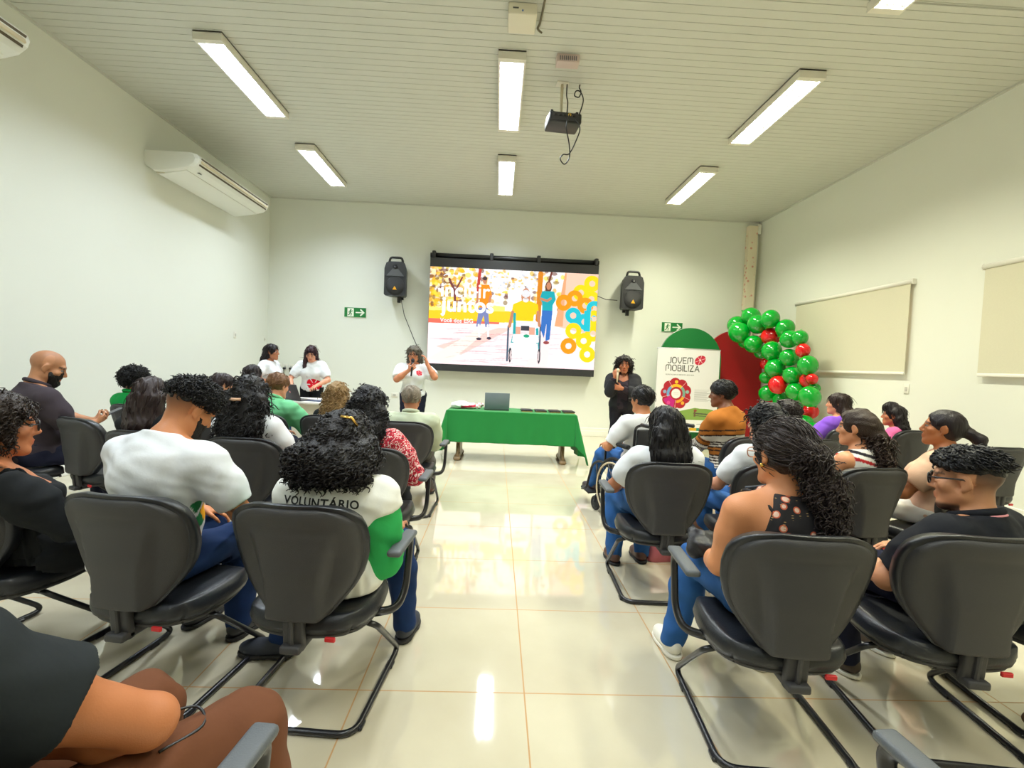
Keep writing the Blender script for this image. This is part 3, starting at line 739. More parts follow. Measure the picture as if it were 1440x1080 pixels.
# cloth: top sheet with hanging sides, lower at the corners, falling in folds
def table_cloth():
    hx, hy = TW / 2 + .012, TD / 2 + .012; dx, dy = .60, .46
    xs = np.unique(np.concatenate([np.linspace(-hx - dx, hx + dx, 150), np.linspace(-hx - .06, -hx, 8), np.linspace(hx, hx + .06, 8)])); ys = np.unique(np.concatenate([np.linspace(-hy - dy, hy + dy, 90), np.linspace(-hy - .06, -hy, 8), np.linspace(hy, hy + .06, 8)]))
    V = []
    for yv in ys:
        for xv in xs:
            ox = max(abs(xv) - hx, 0); oy = max(abs(yv) - hy, 0); sx, sy = np.sign(xv), np.sign(yv)
            if ox == 0 and oy == 0: V.append((xv, yv, TZ + .004)); continue
            rho = math.hypot(ox, oy); ph = math.atan2(oy, ox); dpt = min(rho * .97, .69); t = dpt / .5; fan = math.sin(2 * ph)
            fold = .012 * t * math.sin(xv * 9 + 1.) + .010 * t * math.sin(xv * 23) if ox == 0 else (.012 * t * math.sin(yv * 15) if oy == 0 else .018 * t * math.sin(ph * 9))
            out = .012 + .022 * t + .11 * t * max(fan, 0) ** .8 + fold
            V.append((sx * (min(abs(xv), hx) + out * math.cos(ph) * (1.25 if oy > 0 else 1)), sy * (min(abs(yv), hy) + out * math.sin(ph)), TZ + .004 - dpt))
    nx, ny = len(xs), len(ys); i = np.arange(ny - 1)[:, None] * nx + np.arange(nx - 1)[None]; F = np.stack([i, i + 1, i + 1 + nx, i + nx], -1).reshape(-1, 4)
    o = mesh_np('tablecloth', np.array(V), F, M('green_cloth', rgb(0, 122, 48), .8, noise=.06, nscale=8, bump=.1, bscale=300, sheen=.2), None, True)
    o.location = (.25, 7.12, 0); o.rotation_euler = (0, 0, R(-2))
    md = o.modifiers.new('thickness', 'SOLIDIFY'); md.thickness = .003; md.offset = 1
    tag(o, 'bright green cloth hanging over the long table', 'tablecloth'); return o
table_cloth()
def laptop(loc, rz, label, body, screen, lid_col, ang=105, w=.36, logo=None):
    root = empty('laptop', loc, rz, label, 'laptop'); d = .24
    MB().box((0, 0, .009), (w, d, .016), r=.004).build('base', body, root)
    MB().box((0, .01, .018), (w * .88, d * .5, .002)).build('keyboard', blk, root)
    a = R(ang - 90); rot = Matrix.Rotation(-a, 3, 'X'); c = Vector((0, d / 2, .018))
    MB().box(c + rot @ Vector((0, .004, d / 2)), (w, .008, d), rot, r=.003).build('lid', lid_col, root)
    MB().box(c + rot @ Vector((0, -.001, d / 2 + .004)), (w - .02, .002, d - .03), rot).build('display', screen, root)
    if logo: MB().lathe([(0, 0), (.018, 0), (.018, .002), (0, .002)], 14, c + rot @ Vector((0, .0085, d / 2)), rot @ Matrix.Rotation(R(-90), 3, 'X')).build('logo', logo, root)
    return root
lap_b = M('laptop_grey', rgb(70, 72, 76), .4)
laptop((.02, 7.12, TZ + .006), R(180 + 3), 'open grey laptop seen from behind in the middle of the green table', lap_b, M('display_dark', rgb(30, 34, 40), .2), M('laptop_lid', rgb(112, 124, 132), .45), 96)
# four dark plaque cases with a gilded front edge
pc_m = M('case_black', rgb(18, 18, 20), .5); gold_m = M('gilt_edge', rgb(196, 160, 110), .35, metal=.6)
for i, lab in enumerate(('leftmost', 'second from left', 'third from left', 'rightmost')):
    r0 = empty('plaque_case', (.46 + .205 * i, 7.02 + .0 * i, TZ + .006), R(2), '%s of the four flat black plaque cases on the green cloth' % lab, 'plaque case', 'plaque cases on the green table')
    MB().box((0, 0, .022), (.165, .21, .018), r=.004).build('case', pc_m, r0)
    MB().box((0, -.002, .008), (.15, .205, .014), r=.002, seg=1).build('gilt_rim', gold_m, r0); MB().box((0, .02, .033), (.14, .16, .004), r=.002, seg=1).build('lid', pc_m, r0)
# folded white shirts with a red print, and a little wrapped parcel
vt = Vol((-.25, -.2, -.02), (.25, .2, .16), .008); vt.put(bx((0, 0, .035), (.17, .12, .035), ro=.03), .01); vt.put(el((-.03, .02, .07), (.13, .09, .035)), .03); vt.put(el((.08, -.02, .055), (.09, .08, .03)), .03); vt.wrinkle(.006, 40, 4); vt.plane((0, 0, .002), (0, 0, -1)); v_, f_, _ = vt.mesh(1)
qb = ((v_[:, 0] * .95 + v_[:, 1] * .3 > -.06) & (np.abs(v_[:, 2] - .028 - v_[:, 0] * .12) < .017) & (v_[:, 1] < -.02))
cc = np.where(qb[:, None], lin(np.array((190, 30, 62)) / 255.), lin(np.array((236, 232, 230)) / 255.))
o = mesh_np('folded_shirt', v_, f_, M('folded_cloth', (.8, .8, .8), .85, attr='Col', bump=.1, bscale=200), None, True, col=cc, loc=(-.47, 7.13, TZ + .006)); tag(o, 'white folded shirt with a red stripe at the left end of the green table', 'folded shirt')
vt = Vol((-.15, -.15, -.02), (.15, .15, .14), .007); vt.put(bx((-.02, 0, .03), (.06, .06, .03), ro=.02), .01); vt.put(el((.03, .01, .06), (.05, .05, .03)), .02); vt.wrinkle(.005, 60, 8); vt.plane((0, 0, .002), (0, 0, -1)); v_, f_, _ = vt.mesh(1)
cc = np.where((np.sin(v_[:, 0] * 110) * np.sin(v_[:, 2] * 120 + 1) > .45)[:, None], lin(np.array((190, 70, 80)) / 255.), lin(np.array((236, 226, 220)) / 255.))
o = mesh_np('gift_parcel', v_, f_, _cache['folded_cloth'], None, True, col=cc, loc=(-.25, 7.16, TZ + .006)); tag(o, 'small white and red parcel between the folded shirt and the laptop', 'parcel')

# ---------------------------------------------------------------- desk in the left back corner
dk = empty('desk', (-2.92, 7.30, 0), R(-4), 'white desk with a laptop in the left back corner', 'desk')
dm = M('desk_white', rgb(232, 230, 222), .4); de = M('desk_edge', rgb(170, 160, 140), .5)
MB().box((0, 0, .735), (1.06, .74, .035), r=.008).build('desktop', dm, dk)
MB().box((0, -.24, .40), (.94, .02, .62)).build('modesty_panel', M('desk_cream', rgb(226, 220, 204), .5), dk)
for sx in (-1, 1): MB().box((sx * .48, 0, .36), (.035, .64, .715)).build('leg', M('desk_side', rgb(206, 200, 186), .5), dk)
lp = laptop((-2.85, 7.12, .753), R(12), 'dark laptop on the white desk, its lid towards the audience', lap_b, M('display_dark'), M('laptop_dark_lid', rgb(64, 58, 66), .4), 112, .36, M('lid_logo', rgb(190, 120, 130), .4)); lp.rotation_euler = (0, 0, R(150))
tag(MB().box((-2.62, 7.08, .758), (.26, .19, .014), Matrix.Rotation(R(-10), 3, 'Z'), r=.004).build('folder', M('folder_blue', rgb(66, 78, 104), .6)), 'dark blue folder on the front corner of the white desk', 'folder')
mc = empty('desk_microphone', (-3.22, 7.34, .753), 0, 'black microphone standing on the white desk', 'microphone')
MB().lathe([(0, 0), (.05, 0), (.05, .012), (.012, .02), (0, .02)], 16).build('base', blk, mc); MB().tube(smooth_path([(0, 0, .015), (0, 0, .1), (.01, -.01, .2)]), .006, 8).build('gooseneck', blk, mc); MB().sphere((.01, -.012, .23), (.024, .024, .032), 12, 8).build('windscreen', M('foam_black', rgb(18, 18, 18), .9), mc)

# ---------------------------------------------------------------- arch panels, banner and balloons
def arch(x, y, w, h_top, m, label):
    root = empty('arch_panel', (x, y, 0), 0, label, 'arch panel', 'fabric arch panels on the back right'); r = w / 2; zc = h_top - r
    pts = [(-r, .02), (r, .02)] + [(r * math.cos(a), zc + r * math.sin(a)) for a in np.linspace(0, PI, 33)]
    n = len(pts); b = MB(); b.prism(pts, -.02, .02); b.build('fabric_cover', m, root)
    MB().tube([(p_[0] * .99, .03, p_[1] * .995 + .004) for p_ in pts], .014, 6, closed=True).build('frame', M('frame_grey', rgb(150, 150, 150), .4, metal=.6), root)
    for s in (-1, 1): MB().box((s * r * .7, 0.03, .012), (.06, .16, .024), r=.006, seg=1).build('foot', M('frame_grey'), root)
arch(3.72, 9.2, 1.20, 2.25, M('green_fabric', rgb(0, 112, 48), .55, noise=.08, nscale=3, bump=.25, bscale=5), 'green arch panel behind the white banner')
arch(4.68, 9.42, 1.14, 2.25, M('red_fabric', rgb(158, 6, 14), .6, noise=.05, nscale=3, bump=.2, bscale=5), 'red arch panel behind the balloons')
bn = empty('banner', (3.5, 8.72, 0), R(2), 'white printed banner before the green arch panel', 'banner')
BW, BH, BZ = 1.17, 1.52, .30
p = Paint(BW, BH, 330, (232, 230, 234)); dkc = (70, 68, 66); rd = (200, 20, 60)
wv = np.sin(p.v * 40) * .012
p.a *= (1 + 0 * wv)[..., None]
def flower(p, cx, cy, r, c=(200, 24, 62)):
    p.ell(cx, cy, r * 1.12, r * .80, c, rot=R(32))
    for a in (20, 75, 130, 200, 250, 310): p.line([(cx, cy), (cx + r * 1.15 * math.cos(R(a)), cy + r * 1.15 * math.sin(R(a)))], r * .06, (240, 225, 228))
    p.ell(cx, cy, r * .16, r * .16, (245, 235, 235))
# the two lines of lettering drawn with strokes
def strokes(p, word, x, y, h, w, c, gap):
    G = {'J': ([(.0, .1), (.15, 0), (.35, 0), (.5, .15), (.5, 1)],), 'O': ([(.2, 0), (.5, 0), (.7, .2), (.7, .8), (.5, 1), (.2, 1), (0, .8), (0, .2), (.2, 0)],), 'V': ([(0, 1), (.0, .55), (.3, 0), (.35, 0), (.68, .55), (.68, 1)],), 'E': ([(.55, 1), (0, 1), (0, 0), (.55, 0)], [(0, .5), (.48, .5)]),
         'M': ([(0, 0), (0, .8), (.15, 1), (.75, 1), (.9, .8), (.9, 0)], [(.45, 1), (.45, .35)]), 'B': ([(0, 0), (0, 1), (.4, 1), (.55, .85), (.55, .65), (.4, .5), (0, .5)], [(.4, .5), (.6, .35), (.6, .15), (.45, 0), (0, 0)]), 'I': ([(0, 0), (0, 1)],), 'L': ([(0, 1), (0, 0), (.5, 0)],), 'Z': ([(0, 1), (.6, 1), (0, 0), (.62, 0)],), 'A': ([(0, 0), (.38, 1), (.76, 0)], [(.16, .34), (.6, .34)])}
    for ch_ in word:
        wd_ = max(q[0] for s_ in G[ch_] for q in s_) * h
        for s_ in G[ch_]: p.line([(x + q[0] * h, y + q[1] * h) for q in s_], w, c)
        x += wd_ + gap
    return x
strokes(p, 'JOVEM', .20, 1.255, .105, .016, dkc, .028); strokes(p, 'MOBILIZA', .165, 1.115, .105, .016, dkc, .028)
flower(p, .80, 1.325, .098)
p.text('PELO PROTAGONISMO E TERRITÓRIO TRANSFORMADOR', .165, 1.035, .030, (110, 108, 108), .62, .0, True)
for k in range(9):
    a = 2 * PI * k / 9 + .3; p.ell(.38 + .185 * math.cos(a), .70 + .185 * math.sin(a), .105, .105, (176, 16, 40))
p.ell(.38, .70, .20, .20, (176, 16, 40)); p.ring(.38, .70, .115, .165, (228, 40, 120), 200, 262); p.ell(.27, .55, .055, .05, (190, 20, 130))
p.fill((np.hypot(p.u - .38, p.v - .70) > .12) & (np.hypot(p.u - .38, p.v - .70) < .26) & (np.degrees(np.arctan2(p.v - .70, p.u - .38)) % 360 > 205) & (np.degrees(np.arctan2(p.v - .70, p.u - .38)) % 360 < 262), (196, 20, 130))
p.ring(.38, .70, .125, .175, (245, 185, 30), 50, 130); p.ring(.38, .70, .125, .175, (110, 160, 210), 130, 200); p.ring(.38, .70, .125, .175, (120, 165, 150), -20, 50); p.ring(.38, .70, .125, .175, (240, 170, 40), 275, 335)
for a, c in ((90, (245, 195, 40)), (172, (140, 170, 200)), (10, (140, 180, 170)), (308, (240, 170, 50)), (232, (225, 70, 150))): p.ell(.38 + .215 * math.cos(R(a)), .70 + .215 * math.sin(R(a)), .032, .032, c)
for a in (50, 122, 195, 268, 338): p.line([(.38 + .12 * math.cos(R(a)), .70 + .12 * math.sin(R(a))), (.38 + .285 * math.cos(R(a)), .70 + .285 * math.sin(R(a)))], .006, (238, 200, 200))
p.ell(.38, .70, .088, .088, (240, 236, 238))
for k in range(4): p.line([(.335, .725 - .016 * k), (.425, .725 - .016 * k)], .004, (190, 190, 192))
for k in range(11): p.line([(.725, .785 - .021 * k), (1.02 - .03 * (k % 3), .785 - .021 * k)], .006, (160, 160, 162))
p.ell(.90, .20, .46, .24, (128, 160, 74)); p.rect(0, 0, BW, .225, (238, 238, 240)); p.poly([(.30, .23), (1.17, .23), (1.17, .40), (.75, .45), (.45, .38)], (132, 164, 78))
p.line([(.74, .35), (1.14, .33)], .026, (92, 92, 70)); p.line([(.74, .31), (1.14, .29)], .014, (92, 92, 70)); p.rect(.735, .29, .765, .40, (110, 84, 60)); p.ell(.76, .40, .03, .022, (150, 70, 60))
for x, c in ((.42, (160, 170, 160)), (.60, (200, 120, 60)), (.68, (170, 175, 180)), (.80, (170, 175, 180)), (.95, (150, 160, 175))): p.line([(x, .15), (x + .07, .15)], .014, c)
p.ell(.62, .15, .022, .018, (210, 90, 60))
p.rect(.0, .02, BW, .085, (226, 232, 230))
for x0, x1, c in ((.0, .20, (20, 130, 80)), (.22, .34, (40, 120, 150)), (.36, .48, (20, 140, 90)), (.52, .60, (30, 70, 110)), (.66, .80, (220, 170, 30)), (.80, .92, (30, 140, 110)), (.94, 1.10, (30, 150, 130))): p.rect(x0, .025, x1, .08, c)
def warp(o):
    pass
p.build('print', attr_mat('banner_print', .55), bn, (-BW / 2, -.012, BZ), (1, 0, 0), (0, 0, 1))
MB().box((0, 0, BZ + BH / 2), (BW, .012, BH), r=.002, seg=1).build('sheet', M('banner_white', rgb(226, 224, 228), .6), bn)
MB().tube([(-BW / 2 - .01, 0, BZ + BH), (BW / 2 + .01, 0, BZ + BH)], .014, 8).build('top_bar', M('bar_grey', rgb(196, 194, 196), .35, metal=.5), bn)
MB().tube([(0, .05, .02), (0, .05, BZ + BH)], .012, 8).build('support_pole', M('bar_grey'), bn)
mb = MB()
for a in (30, 150, 270): mb.tube([(0, .05, .12), (.24 * math.cos(R(a)), .05 + .2 * math.sin(R(a)), .012)], .01, 6)
mb.build('tripod_foot', M('bar_grey'), bn)

grn = M('balloon_green', rgb(0, 158, 44), .12, spec=.6, coat=.3); red_b = M('balloon_red', rgb(216, 14, 22), .12, spec=.6, coat=.3)
BL = [(1056, 445, 13, 'g'), (1083, 449, 13, 'g'), (1036, 457, 13, 'g'), (1066, 456, 14, 'g'), (1040, 468, 15, 'g'), (1104, 462, 13, 'g'), (1047, 481, 9, 'g'), (1060, 484, 13, 'g'), (1084, 473, 13, 'r'), (1110, 477, 13, 'g'), (1125, 475, 11, 'g'), (1070, 495, 10, 'g'), (1085, 494, 14, 'g'), (1110, 503, 13, 'g'), (1129, 493, 10, 'r'), (1077, 512, 8, 'r'), (1090, 518, 14, 'g'), (1136, 514, 14, 'g'), (1077, 531, 9, 'g'), (1114, 528, 13, 'g'), (1136, 535, 11, 'r'), (1142, 533, 8, 'r'), (1094, 541, 13, 'r'), (1080, 553, 12, 'g'), (1119, 551, 13, 'g'), (1145, 546, 8, 'g'), (1139, 558, 15, 'g'), (1100, 564, 13, 'g'), (1083, 566, 8, 'r'), (1119, 578, 13, 'g'), (1139, 579, 11, 'r'), (1132, 595, 12, 'g'), (1105, 580, 11, 'g'), (1118, 600, 11, 'g'), (1142, 602, 9, 'g'), (1125, 612, 12, 'g'), (1108, 596, 9, 'r')]
rowname = ['top', 'upper', 'middle', 'lower', 'bottom']
def pix(px, py, y):
    a = (px - 720) / 677.5421; b = -(py - 540) / 677.5421; d = _f + a * _x2 + b * _u2; return V3(0, 0, 1.393) + d * (y / d[1])
def balloon(c, r, key, label, group):
    d = unit(rg_b.normal(size=3) * (1, .6, 1) + (0, -.4, 0)); prof = [(0, 1.06)] + [(math.sin(t) * (1 + .0), math.cos(t) * (1.06 if t < PI / 2 else 1.0)) for t in np.linspace(.15, PI - .35, 14)] + [(.10, -1.06), (.05, -1.10), (.09, -1.17), (0, -1.17)]
    rot = Vector((-d[0], -d[1], -d[2])).to_track_quat('-Z', 'Y').to_matrix()
    root = empty('balloon', c, 0, label, 'balloon', group)
    m_ = grn if key == 'g' else red_b
    MB().lathe([(a * r * .94, b * r * .96) for a, b in prof[:-3]], 20, (0, 0, 0), rot).build('skin', m_, root)
    MB().lathe([(a * r, b * r * .96) for a, b in prof[-4:]], 10, (0, 0, 0), rot).build('knot', m_, root)
rg_b = np.random.default_rng(11)
BLP = []
for i, (px, py, pr_, key) in enumerate(BL):
    t = min(max((px - 1036) / 110., 0), 1); y = 8.95 - 1.55 * t + rg_b.uniform(-.06, .06) + (0 if pr_ > 11 else .10)
    BLP.append((pix(px, py, y), pr_ * y / 677.5, key, px, py))
# relax the bunch so that the balloons press against, but do not run through, one another
O_ = np.array([0, 0, 1.393]); U_ = np.array([(b[0] - O_) / b[0][1] for b in BLP]); Y_ = np.array([b[0][1] for b in BLP]); A_ = np.array([b[1] / b[0][1] for b in BLP]) * 1.05
Y0 = Y_.copy()
for it in range(600):                                                          # slide along the line of sight until they only press against one another
    P_ = O_ + U_ * Y_[:, None]; r_ = A_ * Y_
    for i in range(len(P_)):
        for j in range(i):
            dv = P_[i] - P_[j]; ov = (r_[i] + r_[j]) * .95 - np.linalg.norm(dv)
            if ov > 0:
                sg = 1 if (Y_[i] - Y_[j] + .02 * (Y0[i] - Y0[j])) >= 0 else -1
                Y_[i] += sg * ov * .2; Y_[j] -= sg * ov * .2
    Y_ += (Y0 - Y_) * .004
    Y_ = np.minimum(Y_, np.minimum(9.05, (XR - .03) / (U_[:, 0] + A_))); Y_ = np.maximum(Y_, 6.4)
P_ = O_ + U_ * Y_[:, None]; r_ = A_ * Y_ * .99
order = {}
for i, b in enumerate(BLP):
    key = b[2]; same = sorted([k for k in range(len(BLP)) if BLP[k][2] == key], key=lambda k: BLP[k][4]); rk = same.index(i)
    ordn = ['topmost', 'second', 'third', 'fourth', 'fifth', 'sixth', 'seventh', 'eighth', 'ninth', 'tenth', 'eleventh', 'twelfth', 'thirteenth', 'fourteenth', 'fifteenth', 'sixteenth', 'seventeenth', 'eighteenth', 'nineteenth', 'twentieth', 'twenty first', 'twenty second', 'twenty third', 'twenty fourth', 'twenty fifth', 'twenty sixth', 'twenty seventh', 'twenty eighth', 'twenty ninth', 'thirtieth'][rk]
    rs = 'red' if key == 'r' else 'green'
    lab = ('%s %s balloon of the garland on the red arch panel' % (ordn, rs)) if rk == 0 else ('%s %s balloon from the top of the garland by the red panel' % (ordn, rs))
    balloon(P_[i], r_[i], key, lab, rs + ' balloons of the garland')
q_ = [tuple(P_[k] + V3(.02, .36, 0)) for k in np.argsort(P_[:, 0])]
ztop = max(a[2] for a in q_); gs_ = MB().tube([(4.50, 9.34, 2.45), (4.78, 9.33, 2.50), (5.02, 9.28, 2.3), (5.16, 9.1, 1.6), (5.18, 8.6, .9), (5.2, 7.2, .4), (5.2, 6.9, .012)], .008, 6).build('garland_strip', M('strip_clear', rgb(214, 220, 214), .3)); tag(gs_, 'thin pale strip added behind the balloon garland', 'garland strip')  # added strip, runs behind the bunch to the floor; no balloon hangs on it
# ---------------------------------------------------------------- chairs
shell_m = M('chair_shell', rgb(58, 57, 58), .5, noise=.05, nscale=40, bump=.2, bscale=420, spec=.4)
leath_m = M('chair_leather', rgb(26, 28, 33), .36, bump=.12, bscale=160, spec=.5)
steel_m = M('chair_steel', rgb(22, 22, 26), .3, spec=.55)
pad_m = M('arm_pad_grey', rgb(84, 88, 92), .5, bump=.15, bscale=300)
tag_m = M('red_tag', rgb(200, 30, 36), .5)
_t = np.array([0, .015, .04, .10, .18, .28, .4, .55, .7, .80, .88, .94, .975, 1.0]); _w = np.array([.085, .105, .118, .140, .168, .200, .226, .243, .248, .244, .230, .200, .165, .10])
def hw(t): return np.interp(t, _t, _w) * 1.05
def back_curve(t): return -.215 - .085 * t + .035 * np.sin(np.clip(t * 1.15, 0, 1) * PI) * .6
BZ0, BHT = .415, .447
def back_grid(nu, nv, off, kind):
    u = np.linspace(-1, 1, nu); t = np.linspace(0, 1, nv); t = .5 - .5 * np.cos(t * PI)
    U, T_ = np.meshgrid(u, t); Wd = hw(T_)
    if kind == 'shell': Wd = Wd * .935
    X = Wd * np.sin(U * PI / 2) if False else Wd * U
    wrap = .055 * (X / .25) ** 2
    Yc = back_curve(T_) + wrap
    Z = BZ0 + BHT * T_ * (.972 if kind == 'shell' else 1.)
    e = np.minimum(np.minimum((1 - np.abs(U)) * Wd / .035, T_ * BHT / .03), (1 - T_) * BHT / .035); e = np.clip(e, 0, 1); rnd = np.sqrt(1 - (1 - e) ** 2)
    if kind == 'shell':
        ln = .105 + .075 * np.clip((T_ - .25) / .75, 0, 1) ** 1.3
        rise = .036 * (1 - np.clip((T_ - .45) / .35, 0, 1)) * 1.0
        s = np.clip((ln - np.abs(X)) / .022 + .5, 0, 1); s = s * s * (3 - 2 * s)
        Y = Yc - off * rnd - rise * s * np.clip(T_ / .02, 0, 1) - .006 * s * (T_ < .78)
    else: Y = Yc + .012 + (off - .012) * rnd * (1 + .25 * np.sin(np.clip(T_ / .75, 0, 1) * PI))
    return np.stack([X, Y, Z], -1), Yc
def back_mesh(kind, off, off_in, nu=34, nv=36):
    A, Yc = back_grid(nu, nv, off, kind); Bk = A.copy(); Bk[..., 1] = Yc + off_in
    V = np.concatenate([A.reshape(-1, 3), Bk.reshape(-1, 3)]); n = nu * nv
    i = np.arange(nv - 1)[:, None] * nu + np.arange(nu - 1)[None]; F1 = np.stack([i, i + 1, i + 1 + nu, i + nu], -1).reshape(-1, 4); F2 = F1[:, ::-1] + n
    bd = [k for k in range(nu)] + [k * nu + nu - 1 for k in range(1, nv)] + [(nv - 1) * nu + k for k in range(nu - 2, -1, -1)] + [k * nu for k in range(nv - 2, 0, -1)]
    F3 = np.array([[bd[k], bd[(k + 1) % len(bd)], bd[(k + 1) % len(bd)] + n, bd[k] + n] for k in range(len(bd))])[:, ::-1]
    F = np.concatenate([F1, F2, F3]); return V, (F if kind == 'shell' else F[:, ::-1])
def seat_mesh(w, d, z0, z1, yc, dome, n=26, waterfall=True):
    u = np.linspace(-1, 1, n); U, W_ = np.meshgrid(u, u)
    # square to rounded square
    k = .93; X = U * np.sqrt(1 - .42 * W_ ** 2 * np.abs(U) ** 3) * w / 2; Y = W_ * np.sqrt(1 - .42 * U ** 2 * np.abs(W_) ** 3) * d / 2
    e = np.clip(np.minimum(1 - np.abs(U), 1 - np.abs(W_)) / .16, 0, 1); rnd = np.sqrt(1 - (1 - e) ** 2)
    Zt = z0 + (z1 - z0) * (.35 + .65 * rnd) + dome * ((np.abs(U) ** 2) * .5 - .2) * rnd - (.03 * np.clip((W_ - .35) / .65, 0, 1) ** 2 if waterfall else 0)
    Zb = np.full_like(Zt, z0) - (.012 * np.clip((W_ - .5) / .5, 0, 1) if waterfall else 0)
    V = np.concatenate([np.stack([X, Y + yc, Zt], -1).reshape(-1, 3), np.stack([X * .97, Y * .97 + yc, Zb], -1).reshape(-1, 3)]); m = n * n
    i = np.arange(n - 1)[:, None] * n + np.arange(n - 1)[None]; F1 = np.stack([i, i + 1, i + 1 + n, i + n], -1).reshape(-1, 4)
    bd = [q for q in range(n)] + [q * n + n - 1 for q in range(1, n)] + [(n - 1) * n + q for q in range(n - 2, -1, -1)] + [q * n for q in range(n - 2, 0, -1)]
    F3 = np.array([[bd[q], bd[(q + 1) % len(bd)], bd[(q + 1) % len(bd)] + m, bd[q] + m] for q in range(len(bd))])[:, ::-1]
    return V, np.concatenate([F1, F1[:, ::-1] + m, F3])
GRP = 'dark grey visitor chairs of the audience'
def make_chair(arm):
    root = empty('visitor_chair', (0, 0, 0), 0, 'dark chair', 'chair', GRP)
    V, F = back_mesh('shell', .020, .004); mesh_np('back_shell', V, F, shell_m, root)
    V, F = back_mesh('cushion', .058, -.004); mesh_np('back_cushion', V, F, leath_m, root)
    V, F = seat_mesh(.51, .48, .355, .425, .01, .02); mesh_np('seat_cushion', V, F, leath_m, root)
    V, F = seat_mesh(.48, .45, .322, .357, .01, 0, waterfall=True); V[:, 2] = np.where(V[:, 2] < .34, V[:, 2] + .25 * ((V[:, 0] / .235) ** 2 + (V[:, 1] / .225) ** 2).clip(0, 2) * .045, V[:, 2]); mesh_np('seat_pan', V, F, shell_m, root)
    b = MB(); b.box((0, -.236, .375), (.078, .032, .15), Matrix.Rotation(R(6), 3, 'X'), r=.008); b.box((0, -.256, .37), (.018, .02, .13), Matrix.Rotation(R(6), 3, 'X'), r=.005, seg=1); b.box((0, -.17, .318), (.078, .21, .03), r=.008); b.build('back_bracket', shell_m, root)
    MB().box((.13, -.222, .342), (.04, .012, .018), r=.003, seg=1).build('tag', tag_m, root)
    t = MB(); r_ = .0125; x = .245
    pth = fillet([(-.20, -.04, .318), (-x, -.03, .30), (-x, .30, r_), (-x, -.26, r_), (x, -.26, r_), (x, .30, r_), (x, -.03, .30), (.20, -.04, .318)], .075, 7)
    t.tube(pth, r_, 10); t.tube([(-.20, -.04, .318), (.20, -.04, .318)], r_, 8); t.box((0, -.02, .318), (.2, .2, .012))
    for sx in (-1, 1):
        for yy in (-.2, .17): t.box((sx * x, yy, .008), (.032, .05, .016), r=.004, seg=1)
    t.build('sled_frame', steel_m, root)
    if arm:
        ar = MB(); pts = fillet([(arm * .20, -.03, .345), (arm * .31, .03, .345), (arm * .325, .10, .40), (arm * .33, .135, .615), (arm * .33, .06, .625)], .045, 6)
        ar.tube(pts, .019, 8, flat=.6); a_ = ar.build('armrest', steel_m, root)
        MB().box((arm * .33, .01, .637), (.058, .27, .026), r=.012, seg=3).build('arm_pad', pad_m, a_)
    return root
def copy_tree(o, parent=None):
    c = o.copy(); COL.objects.link(c)
    if parent is not None: c.parent = parent
    for ch in [k for k in COL.objects if k.parent == o]: copy_tree(ch, c)
    return c
_protos = {}
def chair(x, y, yaw, label, arm=0):
    if arm not in _protos:
        _protos[arm] = make_chair(arm); o = _protos[arm]
    else: o = copy_tree(_protos[arm])
    o.location = (x, y, 0); o.rotation_euler = (0, 0, R(yaw)); o['label'] = label; return o
CH = [  # x, y, yaw, label, arm side
 (-.69, 2.01, -5, 'dark chair under the woman in the white volunteer vest', 1),
 (-1.34, 2.06, -8, 'dark chair under the man in the white printed t-shirt with dark curls', 0),
 (-2.14, 2.22, -12, 'dark chair under the woman in glasses and black top', 0),
 (-.78, .86, -6, 'dark chair with grey arm pad under the man in brown trousers', 1),
 (1.11, 1.85, -5, 'dark chair with arm under the woman in the black floral top', -1),
 (1.80, 1.89, -7, 'dark chair under the man in the black polo shirt', 0),
 (2.42, 1.98, -6, 'dark chair at the right picture edge, only its floor runner in view', 0),
 (1.07, 3.05, -2, 'dark chair with arm under the woman with long dark hair beside the aisle', -1),
 (1.72, 3.12, 6, 'dark chair under the woman with black curls, behind the floral top', 0),
 (2.33, 3.12, 8, 'dark chair under the woman in the striped sleeveless top', 0),
 (2.92, 3.10, 24, 'dark chair under the woman in the peach t-shirt', 0),
 (2.16, 4.36, 20, 'dark chair under the man in the brown striped sweater', 0),
 (2.80, 4.36, 8, 'dark chair under the child with a green hair bow', 0),
 (3.88, 5.44, 14, 'dark chair under the woman in the violet top', 0),
 (4.66, 5.44, 10, 'dark chair under the girl in the pink top', 0),
 (4.46, 4.30, 4, 'empty dark chair by the right wall under the second blind', 0),
 (-.77, 3.20, -2, 'dark chair with arm under the woman in the red printed blouse', 1),
 (-1.60, 3.38, -4, 'dark chair under the woman with a hair clip and white t-shirt', 0),
 (-2.33, 3.50, -6, 'dark chair under the woman with long straight brown hair', 0),
 (-3.08, 3.98, -24, 'empty dark chair between the bald man and the woman with long straight hair', 0),
 (-3.78, 3.93, -20, 'dark chair under the bald man', 0),
 (-.79, 4.52, -2, 'dark chair with arm under the grey haired man', 1),
 (-1.55, 4.76, -4, 'dark chair under the woman with blond curls', 0),
 (-2.14, 4.72, -6, 'dark chair under the man in the light green shirt', 0),
 (-2.72, 4.94, -10, 'dark chair under the woman in the cream top', 0),
 (-3.50, 5.04, -10, 'dark chair under the person with short curls and a green shirt', 0),
 (-3.86, 7.02, -10, 'dark chair by the left wall beside the white desk', 0),
 (-3.10, 6.15, -12, 'dark chair under the person with dark hair before the white desk', 0),
 (1.20, .86, 4, 'dark chair at the lower right, only its grey arm pad in view', -1),
]
for c_ in CH: chair(*c_)
